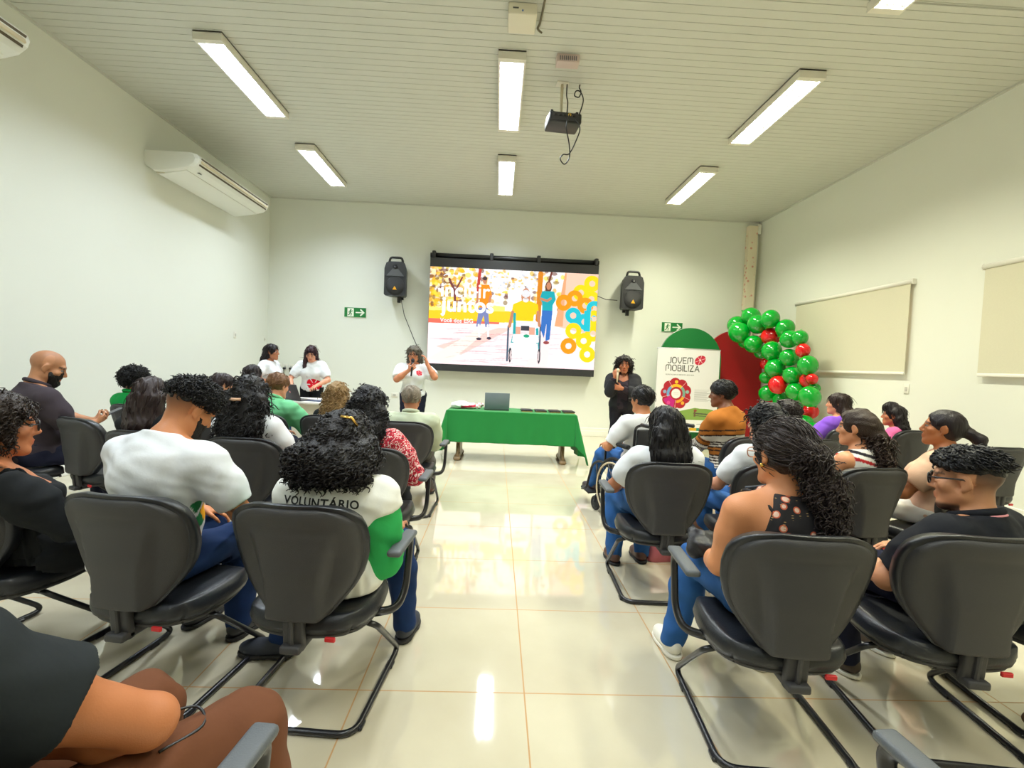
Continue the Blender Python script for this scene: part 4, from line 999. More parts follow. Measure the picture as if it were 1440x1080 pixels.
# ---------------------------------------------------------------- people
def skin_mat():
    m = M('skin', (.5, .3, .2), .48, attr='Col', noise=.05, nscale=30, bump=.06, bscale=220, spec=.4)
    return m
def hair_mat(key, col, rough=.42, curly=False):
    return M('hair_' + key, tuple(c * .6 for c in col), rough, noise=.35, nscale=1.0 if not curly else 90, stretch=None if curly else (90, 90, 9), bump=.5 if curly else .35, bscale=150 if curly else 1.6, spec=.35)
def near_chair(loc, yaw):
    """seat and backrest of the chair a person sits on, as solids in the person's own frame"""
    best = min(CH, key=lambda c: math.hypot(c[0] - loc[0], c[1] - loc[1]))
    if math.hypot(best[0] - loc[0], best[1] - loc[1]) > .42: return []
    Rz = rotm(best[2] - yaw); o = rotm(-yaw) @ V3(best[0] - loc[0], best[1] - loc[1], 0)
    a = math.atan2(.085, .465); Tb = Rz @ rotm(0, math.degrees(a), 0)
    out = [dict(t='bx', c=o + Rz @ V3(0, 0, .335), r=V3(.262, .25, .099), A=Rz.T, ro=.03)]
    for x, hw_, dy in ((0, .036, .001), (.07, .036, .009), (-.07, .036, .009), (.13, .033, .0225), (-.13, .033, .0225), (.18, .028, .037), (-.18, .028, .037), (.23, .032, .060), (-.23, .032, .060)):
        out.append(dict(t='bx', c=o + Rz @ V3(x, -.315 + dy, .64), r=V3(hw_, .15, .245), A=Tb.T, ro=.006))
    return out

def cloth_mat(key, col=(.5, .5, .5), **k):
    d = dict(rough=.85, spec=.2, bump=.22, bscale=20, noise=.04, nscale=20); d.update(k)
    return M('cloth_' + key, col, **d)

def ik(S, W, l1, l2, pole):
    S, W, pole = V3(*S), V3(*W), V3(*pole); d = W - S; D = np.linalg.norm(d); D2 = min(D, (l1 + l2) * .995); dn = d / D
    a = (l1 * l1 - l2 * l2 + D2 * D2) / (2 * D2); hgt = math.sqrt(max(l1 * l1 - a * a, 0))
    pv = pole - S; pv = pv - dn * (pv @ dn); pv = unit(pv)
    return S + dn * a + pv * hgt, S + dn * D2

def hand_prims(W, fd, pn, side, curl=.5, spread=.12, sc=1.):
    """palm, four bent fingers of different length and a thumb; fd: pointing direction, pn: out of the palm"""
    fd = unit(fd); pn = unit(np.array(pn, float) - fd * np.dot(pn, fd)); sd = np.cross(fd, pn) * side   # sd points to the thumb side
    o = []
    c = W + fd * .045 * sc
    o.append((el(c, np.array([.042, .05, .0155]) * sc, np.array([sd, fd, pn])), .012))
    o.append((rc(W - fd * .01, W + fd * .03 * sc, .024 * sc, .026 * sc), .012))
    ln = [(.041, .026, .019), (.045, .029, .021), (.042, .027, .02), (.033, .021, .017)]
    for i in range(4):
        off = (.031 - .0205 * i)
        b = W + fd * (.084 - .004 * abs(i - 1.2)) * sc + sd * off * sc
        ang = 0.; p = b; dirv = unit(fd + sd * spread * (1.4 - i))
        for j, l in enumerate(ln[i]):
            ang += curl * (.75 if j == 0 else .9)
            dv = dirv * math.cos(ang) + pn * math.sin(ang); q = p + dv * l * sc
            r = (.0092 - .0011 * j) * sc
            o.append((rc(p, q, r, r * .92), .004)); p = q
    t0 = W + fd * .022 * sc + sd * .026 * sc; t1 = t0 + unit(sd * .75 + fd * .6 + pn * .35) * .042 * sc
    t2 = t1 + unit(sd * .25 + fd * .85 + pn * (.35 + .4 * curl)) * .03 * sc; t3 = t2 + unit(fd * .8 + pn * (.4 + .6 * curl) - sd * .2) * .024 * sc
    o += [(rc(t0, t1, .0135 * sc, .011 * sc), .008), (rc(t1, t2, .0108 * sc, .0098 * sc), .004), (rc(t2, t3, .0098 * sc, .0082 * sc), .004)]
    return o

def head_prims(fem):
    j = .93 if fem else 1.0
    P = [(el((0, -.014, .032), (.076, .097, .084)), .02), (el((0, .032, -.04), (.060 * j, .060, .078)), .03),
         (rc((-.012, .074, -.100), (.012, .074, -.100), .020 * j), .02), (rc((.046 * j, .012, -.058), (.018, .066, -.098), .024, .018), .025), (rc((-.046 * j, .012, -.058), (-.018, .066, -.098), .024, .018), .025),
         (el((.043, .056, -.022), (.026, .026, .022)), .02), (el((-.043, .056, -.022), (.026, .026, .022)), .02),
         (rc((-.034, .078, .026), (.034, .078, .026), .0125 if fem else .0145), .015)]
    S = [(el((.032, .104, .006), (.021, .017, .014)), .012), (el((-.032, .104, .006), (.021, .017, .014)), .012)]
    P2 = [(rc((0, .088, .014), (0, .108, -.026), .0075, .0125), .010), (el((.0125, .096, -.033), (.0085, .011, .0075)), .008), (el((-.0125, .096, -.033), (.0085, .011, .0075)), .008),
          (rc((-.019, .086, -.0585), (.019, .086, -.0585), .0065), .008), (el((0, .093, -.058), (.013, .009, .006)), .006), (rc((-.016, .086, -.0715), (.016, .086, -.0715), .0075), .008), (el((0, .092, -.072), (.014, .009, .007)), .006),
          (el((.032, .083, .0165), (.019, .0115, .007)), .006), (el((-.032, .083, .0165), (.019, .0115, .007)), .006), (el((.032, .082, -.006), (.018, .010, .006)), .006), (el((-.032, .082, -.006), (.018, .010, .006)), .006)]
    for sx in (1, -1):
        A = np.array(Matrix.Rotation(R(-14), 3, 'X') @ Matrix.Rotation(R(sx * 22), 3, 'Z')).T
        P2.append((el((sx * .079, -.006, -.004), (.009, .021, .033), A), .008)); P2.append((el((sx * .076, .001, -.031), (.008, .010, .011)), .008))
    S2 = [(el((sx * .0895, .001, -.002), (.006, .011, .018)), .006) for sx in (1, -1)]
    return P, S, P2, S2

FACE_CUT = dict(c=(0, .118, -.048), r=(.077, .076, .118))

def curls(V, N, n, ln, rad, tr, rg, down=.75, seg=12, turns=2.2, out=.35, sides=4, grav=(0, 0, -1), hug=False):
    """many short corkscrew locks lying on a hair surface: (verts, quads)"""
    if len(V) == 0: return V, np.zeros((0, 4), int)
    pick = rg.choice(len(V), n, replace=len(V) < n); g = np.array(grav, float)
    T = np.linspace(0, 1, seg); allV = []; allF = []; off = 0
    ja = np.arange(sides) * 2 * PI / sides
    for i in pick:
        b = V[i]; nn = N[i]; d = unit(g * down + nn * out + rg.normal(size=3) * .28); l = ln * rg.uniform(.6, 1.25)
        if hug: d = g + rg.normal(size=3) * .10; d = unit(d - nn * (d @ nn)) + nn * .02
        a1 = unit(np.cross(d, rg.normal(size=3))); a2 = np.cross(d, a1); ph = rg.uniform(0, 6.28); tt = turns * rg.uniform(.7, 1.3) * 2 * PI
        rr = rad * rg.uniform(.7, 1.3) * (1 - .3 * T)
        cen = b - nn * .006 + np.outer(T * l, d) + (np.outer(-(T * l) ** 2 / .19, nn) + nn * .007 if hug else np.outer(.5 * l * T * T, g * .35)) + (np.cos(T * tt + ph) * rr)[:, None] * a1 + (np.sin(T * tt + ph) * rr)[:, None] * a2
        tg = np.gradient(cen, axis=0); tg /= np.linalg.norm(tg, axis=1)[:, None] + 1e-9
        n1 = np.cross(tg, nn + .01); n1 /= np.linalg.norm(n1, axis=1)[:, None] + 1e-9; n2 = np.cross(tg, n1)
        tr_ = tr * (1.1 - .75 * T ** 2)
        ring = cen[:, None, :] + tr_[:, None, None] * (np.cos(ja)[None, :, None] * n1[:, None, :] + np.sin(ja)[None, :, None] * n2[:, None, :])
        allV.append(ring.reshape(-1, 3))
        k = np.arange(seg - 1)[:, None] * sides; jj = np.arange(sides)[None, :]; j2 = (np.arange(sides)[None, :] + 1) % sides
        allF.append(np.stack([k + jj, k + j2, k + sides + j2, k + sides + jj], -1).reshape(-1, 4) + off); off += seg * sides
    return np.concatenate(allV), np.concatenate(allF)

def person(label, loc, yaw, sp, cat='person', group=None):
    rg = np.random.default_rng(sp.get('seed', abs(hash(label)) % 1000 if False else len(label) * 7 + int(abs(loc[0]) * 100)))
    root = empty('person', (loc[0], loc[1], 0), R(yaw), label, cat, group)
    fem = sp.get('fem', False); hs = sp.get('hs', 1.0); stand = sp.get('stand', False)
    w = sp.get('w', .92 if fem else 1.03); dp = sp.get('d', 1.0); h = sp.get('h', .009)
    hr = sp.get('hz', .87 if stand else .49)
    hip = V3(0, sp.get('hy', 0.), hr)
    Tm = rotm(sp.get('twist', 0), sp.get('lean', 8), sp.get('side', 0))       # columns right, fwd, up
    if Tm[2, 2] > 0 and 'top' in sp:
        s = (sp['top'] - hr - .265 * hs) / (.48 * Tm[2, 2])
    else: s = sp.get('s', 1.)
    s = min(max(s, .72), 1.2); ws = w * (.6 + .4 * s)
    def T(x, y, z): return hip + Tm @ V3(x * ws, y * dp * ws, z * s)
    hy_, hp_, hr_ = sp.get('head', (0, 0, 0))
    HM = rotm(sp.get('twist', 0) + hy_, hp_, hr_)
    nb = T(0, -.012, .475); ho = nb + Tm @ V3(0, .012 + sp.get('fwd', .012), .095) * hs + HM @ V3(0, .012, .06) * hs
    H = lambda x, y, z: ho + HM @ (V3(x, y, z) * hs)
    B = []                                                                   # (prim, k, group)
    def add(p, k, g): B.append((p, k, g))
    be = sp.get('belly', 0.)
    E = lambda c, r, g, k=.05: add(el(T(*c), (r[0] * ws, r[1] * dp * ws, r[2] * s), Tm.T), k, g)
    E((0, -.01, .02), (.170 if fem else .160, .125, .115), 'hips'); E((0, .012 + be * .35, .15), (.135 + be * .5, .102 + be, .125), 'torso')
    E((0, -.002, .31), (.150, .112, .155), 'torso')
    add(rc(T(-.125, -.012, .405), T(.125, -.012, .405), .058 * ws), .05, 'torso')
    for sx in (1, -1): add(rc(T(sx * .115, -.018, .425), T(0, -.022, .485), .046 * ws, .05 * ws), .04, 'torso')
    E((0, -.032, .36), (.150, .088, .11), 'torso', .06)
    if fem:
        for sx in (1, -1): add(el(T(sx * .072, .085, .285), .064 * ws), .04, 'torso')
    add(rc(T(0, -.018, .43), H(0, -.022, -.045), .054 * hs, (.047 if fem else .056) * hs), .03, 'neck')
    # arms
    sl = {}; la = sp.get('arm', .95); aw = sp.get('aw', 1.)
    for sx, key in ((1, 'R'), (-1, 'L')):
        a = sp.get('arm' + key, {})
        S = T(sx * (.185 if not fem else .172), -.012, .405) + V3(*a.get('sh', (0, 0, 0)))
        W = a.get('w', (sx * .11, .27, hr + .12)) ; pole = a.get('pole', (sx * .6, -.35, .3))
        l1, l2 = .285 * la, .245 * la
        Eb, Wr = ik(S, W, l1, l2, pole)
        if 'E' in a: S, Eb, Wr = V3(*a['S']), V3(*a['E']), V3(*a['w'])
        add(rc(S, S + (Eb - S) * .45, .054 * aw, .049 * aw), .045, 'uarm' + key); add(rc(S + (Eb - S) * .4, Eb, .048 * aw, .038 * aw), .02, 'uarm' + key)
        mid = Eb + (Wr - Eb) * .35
        add(rc(Eb, mid, .040 * aw, .041 * aw), .02, 'farm' + key); add(rc(mid, Wr, .039 * aw, .025), .02, 'farm' + key)
        fd = a.get('fd', Wr - Eb); pn = a.get('pn', (0, 0, -1))
        for p, k in hand_prims(Wr, fd, pn, sx if a.get('flip', False) is False else -sx, a.get('curl', .45), a.get('spread', .12), sp.get('hand', .98)): add(p, k, 'hand')
        sl[key] = (S, Eb, Wr)
    # legs
    lg = {}
    for sx, key in ((1, 'R'), (-1, 'L')):
        hj = hip + V3(sx * .088 * ws, 0, -.015)
        if stand:
            kn = V3(*sp.get('knee' + key, (sx * .095 * ws, .015, hr * .53))); an = V3(*sp.get('ank' + key, (sx * .10 * ws, -.02, .075)))
        else:
            kn = V3(*sp.get('knee' + key, (sx * .11, .43, .47))); an = V3(*sp.get('ank' + key, (sx * .11, .47, .08)))
        tw = sp.get('tw', 1.) * ws
        add(rc(hj, kn, .083 * tw, .056 * tw), .03, 'thigh'); add(rc(kn, kn + (an - kn) * .35, .052 * tw, .055 * tw), .03, 'calf'); add(rc(kn + (an - kn) * .35, an, .053 * tw, .036), .03, 'calf')
        fy = sp.get('foot' + key, 0); fdv = rotm(fy) @ V3(0, 1, 0)
        add(rc(an + V3(0, 0, -.03), an + fdv * .13 + V3(0, 0, -.05), .034, .024), .03, 'foot')
        lg[key] = (hj, kn, an, fdv)
    allp = np.array([q for p, _, _ in B for q in ((p['a'], p['b']) if p['t'] == 'rc' else (p['c'],))])
    lo = allp.min(0) - .15; hi = allp.max(0) + .15; hi[2] = max(hi[2], ho[2] + .15)
    seat_ = sp.get('seat') or ([] if stand else near_chair(loc, yaw))
    def press(v, k=.004, extra=0.):
        for q_ in seat_: v.put(q_, k, extra, sub=True)
    # body: one continuous skin
    vb = Vol(lo, hi, h)
    for p, k, g in B: vb.put(p, k)
    hp = head_prims(fem)
    for p, k in hp[0]: vb.put(xf(p, HM, ho, hs), k)
    for p, k in hp[1]: vb.put(xf(p, HM, ho, hs), k, sub=True)
    for p, k in hp[2]: vb.put(xf(p, HM, ho, hs), k)
    for p, k in hp[3]: vb.put(xf(p, HM, ho, hs), k, sub=True)
    press(vb, .004, .010); V, F, N = vb.mesh(1)
    q = (V - ho) @ HM / hs; sk = lin(np.array(sp.get('skin', (178, 120, 84))) / 255.); C = np.tile(sk, (len(V), 1))
    inh = np.abs(q).max(1) < .16
    def blend(m, c, al=1.):
        m = np.clip(m, 0, 1)[:, None] * al; C[:] = C * (1 - m) + np.array(c) * m
    lip = np.exp(-((q[:, 0] / .022) ** 4 + ((q[:, 2] + .066) / .013) ** 4)) * (q[:, 1] > .06)
    blend(lip * inh, sk * np.array(sp.get('lip', (.85, .5, .5))), .75)
    hc = lin(np.array(sp.get('hair', {}).get('col', (28, 24, 24))) / 255.)
    bz = .031 - .35 * np.maximum(np.abs(q[:, 0]) - .03, 0)
    brow = ((np.abs(q[:, 0]) > .010) & (np.abs(q[:, 0]) < .054) & (np.abs(q[:, 2] - bz) < .0055) & (q[:, 1] > .055)).astype(float)
    blend(brow * inh, hc * 1.1, .8)
    if sp.get('chin'): blend(np.clip((-.086 - q[:, 2]) / .012, 0, 1) * (q[:, 1] > .02) * inh, hc, .85)
    fade = sp.get('fade')
    if fade:                                                                 # close-cropped hair on the scalp
        lo_, hi_, al = fade
        fb = np.clip((q[:, 2] - (lo_ + .55 * np.minimum(q[:, 1], 0) + .9 * np.maximum(q[:, 1], 0))) / (hi_ - lo_), 0, 1) * (q[:, 1] < .075) * (np.hypot(np.abs(q[:, 0]) - .083, q[:, 1] + .006) > .03)
        blend(fb * inh, hc, al)
    if 'tattoo' in sp:
        a0, b0 = sl[sp['tattoo']][0], sl[sp['tattoo']][2]
        e0 = sl[sp['tattoo']][1]; dd = np.minimum(np.linalg.norm(V - (a0 * .35 + e0 * .65), axis=1) / .09, np.linalg.norm(V - (e0 * .5 + b0 * .5), axis=1) / .12)
        nz = np.sin(V[:, 0] * 95 + 3 * np.sin(V[:, 2] * 70)) * np.sin(V[:, 1] * 88 + 2.5 * np.sin(V[:, 0] * 64)) + .5 * np.sin(V[:, 2] * 160)
        blend((dd < 1) * (nz > .1), (.10, .085, .08), .55)
    if 'blush' in sp: blend(np.exp(-(((np.abs(q[:, 0]) - .045) / .02) ** 2 + ((q[:, 2] + .025) / .02) ** 2)) * inh, sk * (1.1, .75, .7), .4)
    mesh_np('body', V, F, skin_mat(), root, True, col=C)
    # eyes
    em = M('eye', (.8, .8, .8), .15, attr='Col', spec=.6)
    if sp.get('eyes', True):
        for sx in (1, -1):
            c0 = H(sx * .032, .0775, .005); rr = .0128 * hs
            th = np.linspace(0, PI, 9); ph = np.arange(14) * 2 * PI / 14
            P = np.array([(math.sin(t) * math.cos(f), math.cos(t), math.sin(t) * math.sin(f)) for t in th for f in ph])
            ec = np.where((P[:, 1] > .80)[:, None], np.array([.02, .012, .008]), np.array([.30, .28, .26]))
            fi = np.array([[i * 14 + j, i * 14 + (j + 1) % 14, (i + 1) * 14 + (j + 1) % 14, (i + 1) * 14 + j] for i in range(8) for j in range(14)])
            mesh_np('eye', c0 + (P * rr) @ HM.T, fi, em, root, True, col=ec)
    # clothes
    ch = sp.get('ch', h)
    def limb_cut(a, b, f): d = unit(b - a); return (a + (b - a) * f, d)
    up, fw, rt = Tm[:, 2], Tm[:, 1], Tm[:, 0]
    info = dict(T=T, H=H, Tm=Tm, HM=HM, ho=ho, hip=hip, s=s, ws=ws, arms=sl, legs=lg, nb=nb, root=root)
    def garment(name, d, t, base=0.):
        vs = Vol(lo, hi, ch); hem = d.get('hem', -.02); nk = d.get('neck', .478); tilt = d.get('tilt', .35)
        cuts = [(T(0, 0, hem), -up)]
        nn = unit(up + fw * tilt); cuts.append((T(0, -.03, nk), nn))
        for pt, n_ in d.get('cuts', ()): cuts.append((T(*pt), unit(Tm @ V3(*n_))))
        for p, k, g in B:
            if g in ('torso', 'hips') or (g == 'thigh' and d.get('skirt')):
                pc = dict(p); pc['cut'] = cuts; vs.put(pc, max(k, .05), t + .004)
        if d.get('open'):                                                     # an open front, for a jacket
            pass
        slv = d.get('sleeve', .6)
        for key in ('R', 'L'):
            S, Eb, Wr = sl[key]
            if slv == 0: continue
            for p, k, g in B:
                if g == 'uarm' + key:
                    pc = dict(p)
                    if slv < 1: pc['cut'] = [limb_cut(S, Eb, slv)]
                    vs.put(pc, .05, t + d.get('loose', .010))
                elif g == 'farm' + key and slv > 1:
                    pc = dict(p); pc['cut'] = [limb_cut(Eb, Wr, slv - 1)]; vs.put(pc, k, t + d.get('loose', .006))
        for f_ in d.get('sub', ()): pk = f_(info); vs.put(pk[0], pk[1], sub=True)
        vs.g -= .003
        vs.wrinkle(d.get('wr', .003) * .62, d.get('wf', 30), seed=len(label), stretch=(1, 1, 1.4))
        press(vs); Vs, Fs, Ns = vs.mesh(1)
        colr = None
        if 'paint' in d: colr = d['paint'](Vs, info)
        return mesh_np(name, Vs, Fs, d['mat'], root, True, col=colr)
    o = {}
    if sp.get('pants'):
        d = sp['pants']; vp = Vol(lo, hi, ch); wc = [(T(0, 0, d.get('waist', .09)), up)]
        for p, k, g in B:
            if g in ('hips', 'torso') : pc = dict(p); pc['cut'] = wc; vp.put(pc, k, .012)
            elif g == 'thigh': vp.put(p, k, .009)
            elif g == 'calf': vp.put(p, k, d.get('flare', .016))
        for key in 'RL':
            hj, kn, an, fdv = lg[key]; dn = unit(an - kn)
            vp.put(bx(an + dn * .11, (.10, .10, .085), np.array([unit(np.cross(dn, (0, 1, .01))), unit(np.cross(dn, np.cross(dn, (0, 1, .01)))), dn])), 0, sub=True)
        vp.g -= .003; vp.wrinkle(.004, 30, seed=3)
        press(vp, .004, .004); Vp, Fp, _ = vp.mesh(1); o['pants'] = mesh_np(d.get('name', 'trousers'), Vp, Fp, d['mat'], root, True)
    if sp.get('shirt'): o['shirt'] = garment(sp['shirt'].get('name', 'shirt'), sp['shirt'], sp['shirt'].get('t', .010))
    if sp.get('over'): o['over'] = garment(sp['over'].get('name', 'vest'), sp['over'], sp['over'].get('t', .02))
    if sp.get('collar'):
        mb = MB(); pts = []
        for i in range(28):
            a = 2 * PI * i / 28; nk_ = unit(ho - nb); pts.append(nb + nk_ * .036 + V3(0, -.004, 0) + rt * (.072 * hs * math.cos(a)) + (fw * math.sin(a) * .074 - up * .030 * math.sin(a)) * hs)
        mb.tube(pts, .016, 8, closed=True, flat=.7); o['collar'] = mb.build('collar', sp['collar']['mat'], root)
    if sp.get('shoes'):
        d = sp['shoes']
        for key in 'RL':
            hj, kn, an, fdv = lg[key]; sd = V3(fdv[1], -fdv[0], 0); A = np.array([sd, fdv, (0, 0, 1)])
            base = V3(an[0], an[1], 0); z0 = an[2] - .08
            vv = Vol(base + V3(-.2, -.2, z0 - .02), base + V3(.2, .2, z0 + .17), min(h, .008))
            vv.put(el(base + fdv * .0 + V3(0, 0, z0 + .055), (.043, .062, .052), A), .02); vv.put(el(base + fdv * .095 + V3(0, 0, z0 + .035), (.046, .095, .042), A), .03)
            if d.get('high'): vv.put(rc(an + V3(0, 0, -.04), an + V3(0, 0, .03), .045), .02)
            vv.plane(base + V3(0, 0, z0 + .018), (0, 0, -1)); vs_, fs_, _ = vv.mesh(1); sh = mesh_np('shoe', vs_, fs_, d['mat'], root, True)
            vv = Vol(base + V3(-.2, -.2, z0 - .02), base + V3(.2, .2, z0 + .06), min(h, .008))
            vv.put(el(base + fdv * .0 + V3(0, 0, z0 + .014), (.045, .066, .05), A), .02); vv.put(el(base + fdv * .095 + V3(0, 0, z0 + .014), (.049, .100, .05), A), .02)
            vv.plane(base + V3(0, 0, z0 + .022), (0, 0, 1)); vv.plane(base + V3(0, 0, z0 + .001), (0, 0, -1)); vs_, fs_, _ = vv.mesh(0); mesh_np('sole', vs_, fs_, d.get('sole', M('sole_dark', rgb(28, 26, 25), .7)), sh, False)
    # hair
    hd = sp.get('hair')
    if hd and hd['kind'] != 'none':
        kd = hd['kind']; hh = hd.get('h', min(h, .008)); t = hd.get('t', .014)
        hv = Vol(ho - V3(.42, .42, .62), ho + V3(.42, .42, .24), hh)
        hput = lambda p, k=.03, **q: hv.put(xf(p, HM, ho, hs), k, **q)
        full = kd in ('long', 'longcurly', 'bob', 'afro', 'bun', 'pony')
        hput(el((0, -.014, .032), (.077 + t, .098 + t, .085 + t)))
        for p in hd.get('more', ()): hput(p if isinstance(p, dict) else el(*p), hd.get('mk', .04))
        if kd == 'long' or kd == 'longcurly' or kd == 'bob':
            Ln = hd.get('len', .3); r0 = hd.get('r', .036); wd = hd.get('wd', .07); bk = hd.get('bk', .105)
            hput(el((0, -.045, -.03), (.082 + t * .6, .062 + t, .095)), .03)
            for i in range(7):
                x = wd * (i / 3. - 1)
                e0 = T(0, 0, .47) * 0 + H(x * 1.15, -.052 - .03 * (1 - (x / wd) ** 2), -.03)
                ex = (T(x * hd.get('flare', 1.25) / ws + hd.get('shift', 0), -bk - .03 * (1 - (x / wd) ** 2), .47) - up * (Ln + rg.uniform(-.02, .02)))
                m1 = e0 * .55 + ex * .45 - fw * hd.get('bow', .015)
                hv.put(rc(e0, m1, r0 * 1.1, r0), .03); hv.put(rc(m1, ex, r0, r0 * hd.get('tip', .75)), .03)
            for sx, fl in ((1, hd.get('frontR', 0)), (-1, hd.get('frontL', 0))):
                if fl:
                    a0 = H(sx * .078, .01, .0); b0 = T(sx * .085 / ws, .075, .40); c0 = b0 - up * fl - fw * -.02
                    hv.put(rc(a0, b0, .03, .028), .03); hv.put(rc(b0, c0, .028, .018), .03)
            hput(el(FACE_CUT['c'], FACE_CUT['r']), .02, sub=True)
            if hd.get('ears'):
                for sx in (1, -1): hput(el((sx * .092, .012, -.02), (.022, .03, .045)), .01, sub=True)
        elif kd == 'afro':
            r = hd.get('r', (.115, .115, .11)); c = hd.get('c', (0, -.02, .03))
            hput(el(c, r), .04)
            hput(el(FACE_CUT['c'], np.array(FACE_CUT['r']) * hd.get('fc', 1.)), .02, sub=True)
        elif kd in ('short', 'top'):
            z0 = hd.get('z0', -.012)
            for sl_ in ((hd.get('kb', .55)), (hd.get('kf', .85))):
                n_ = unit(V3(0, sl_, -1)); hv.plane(ho + HM @ (V3(0, 0, z0) * hs), HM @ n_)
            hput(el((0, .125, -.03), (.072, .062, .105)), .01, sub=True)
            for sx in (1, -1): hput(el((sx * .09, .004, -.02), (.02, .026, .034)), .008, sub=True)
        elif kd in ('bun', 'pony'):
            hput(el((0, -.045, -.01), (.075, .06, .075)), .03)
            for p in hd.get('body', ()): hv.put(p(info), .025)
            hput(el((0, .120, -.045), (.084, .076, .125)), .02, sub=True)
            for sx in (1, -1): hput(el((sx * .092, .012, -.035), (.03, .035, .055)), .012, sub=True)
        if hd.get('sub'):
            for p in hd['sub']: hput(p, .012, sub=True)
        curly = hd.get('curls', 0) > 0
        hv.wrinkle(hd.get('wr', .004), hd.get('wf', 70 if curly else 110), seed=5, stretch=(1, 1, 1) if curly else (1, 1, .22))
        press(hv); Vh, Fh, Nh = hv.mesh(1)
        if curly:
            zf = (Vh - ho) @ HM / hs; ok = np.ones(len(Vh), bool)
            ok = hd['keep'](zf, Vh) if hd.get('keep') else ~((zf[:, 1] > .035) & (zf[:, 2] < .05))
            cv, cf = curls(Vh[ok], Nh[ok], hd['curls'], hd.get('cl', .06), hd.get('cr', .009), hd.get('ct', .0042), rg, hd.get('down', .75), hd.get('seg', 12), hd.get('turns', 2.2), hd.get('out', .35), 4, HM @ unit(hd['dir']) if 'dir' in hd else (0, 0, -1))
            Fh = np.concatenate([Fh, cf + len(Vh)]); Vh = np.concatenate([Vh, cv])
        ex = hd.get('extra', dict(n=420, cl=.11, ct=.0028, cr=.004, dir=(0, -.25, -1), keep=lambda z: z[:, 2] > -.6) if kd in ('long', 'bob') else None)
        if ex:                                                                # fine strands lying along the head
            zf = (Vh - ho) @ HM / hs; n0 = len(Nh); okx = np.zeros(len(Vh), bool); okx[:n0] = ex['keep'](zf[:n0]) if 'keep' in ex else zf[:n0, 2] > 0
            cv, cf = curls(Vh[okx], Nh[okx[:n0]], ex['n'], ex.get('cl', .07), ex.get('cr', .003), ex.get('ct', .003), rg, 1.0, 10, .8, ex.get('out', .03), 4, HM @ unit(ex.get('dir', (0, -1, -.3))), True)
            Fh = np.concatenate([Fh, cf + len(Vh)]); Vh = np.concatenate([Vh, cv])
        o['hair'] = mesh_np('hair', Vh, Fh, hair_mat(str(hd['col']) + ('c' if curly else 's'), tuple(lin(np.array(hd['col']) / 255.)), hd.get('rough', .45), curly), root, True)
    if sp.get('beard'):
        bv = Vol(ho - V3(.16, .16, .2), ho + V3(.16, .16, .1), min(h, .006))
        for p, k in [hp[0][1], hp[0][2], hp[0][3], hp[0][4]]: bv.put(xf(p, HM, ho, hs), k, inflate=sp.get('bt', .006))
        for pt, n_ in (((0, 0, sp.get('bz', -.03)), (0, -.35, 1)), ((0, .015, 0), (0, -1, -.25))): bv.plane(ho + HM @ (V3(*pt) * hs), unit(HM @ V3(*n_)))
        bv.put(xf(rc((-.02, .097, -.066), (.02, .097, -.066), .009), HM, ho, hs), .004, sub=True)
        bv.wrinkle(.002, 200, 2); vs_, fs_, _ = bv.mesh(1); mesh_np('beard', vs_, fs_, hair_mat('beard', rgb(30, 24, 22), .6, True), root, True)
    if sp.get('glasses'):
        gm = sp['glasses']; mb = MB()
        for sx in (1, -1):
            pts = [H(sx * .034 + .0235 * math.cos(a) * abs(math.cos(a)) ** -.25 if abs(math.cos(a)) > .05 else sx * .034, .106, .003 + .0195 * math.sin(a) * max(abs(math.sin(a)), .05) ** -.25) for a in np.linspace(0, 2 * PI, 25)[:-1]]
            mb.tube(pts, gm.get('r', .0024), 6, closed=True)
            mb.tube([H(sx * .058, .104, .010), H(sx * .076, .085, .011), H(sx * .083, .0, .009), H(sx * .082, -.02, -.008)], gm.get('r', .0024), 6)
        mb.tube([H(-.011, .107, .006), H(0, .111, .009), H(.011, .107, .006)], gm.get('r', .0024), 6)
        mb.build('glasses', gm['mat'], root)
    if sp.get('earring'):
        mb = MB()
        for sx in (1, -1): mb.sphere(H(sx * .083, .004, -.042), .0075 * sp['earring'], 10, 6)
        mb.build('earring', M('gold', rgb(220, 175, 90), .25, metal=1.), root)
    info['o'] = o
    return root, info
# ---------------------------------------------------------------- who sits and stands where
white_t = cloth_mat('white', rgb(222, 224, 228)); cream_t = cloth_mat('cream', rgb(226, 226, 212)); jeans = cloth_mat('jeans', rgb(44, 88, 146), noise=.18, nscale=14, bump=.2); jeans_d = cloth_mat('jeans_dark', rgb(22, 44, 84), noise=.18, nscale=14); blackc = cloth_mat('black', rgb(26, 28, 30)); navy = cloth_mat('navy', rgb(28, 30, 48)); brownt = cloth_mat('brown', rgb(104, 64, 42)); greyp = cloth_mat('grey', rgb(84, 80, 76))
dsh = M('shoe_dark', rgb(34, 34, 38), .55); bsh = M('shoe_brown', rgb(86, 54, 44), .5); wsh = M('shoe_white', rgb(226, 222, 210), .5); wsol = M('sole_white', rgb(230, 226, 214), .5)
gl_b = M('glasses_black', rgb(20, 20, 24), .3); gl_g = M('glasses_pale', rgb(214, 168, 150), .3, metal=.4)
K = (26, 23, 24); BR = (52, 34, 30)
def P(*a, **k): return person(*a, **k)
SIT = dict(shoes=dict(mat=dsh))
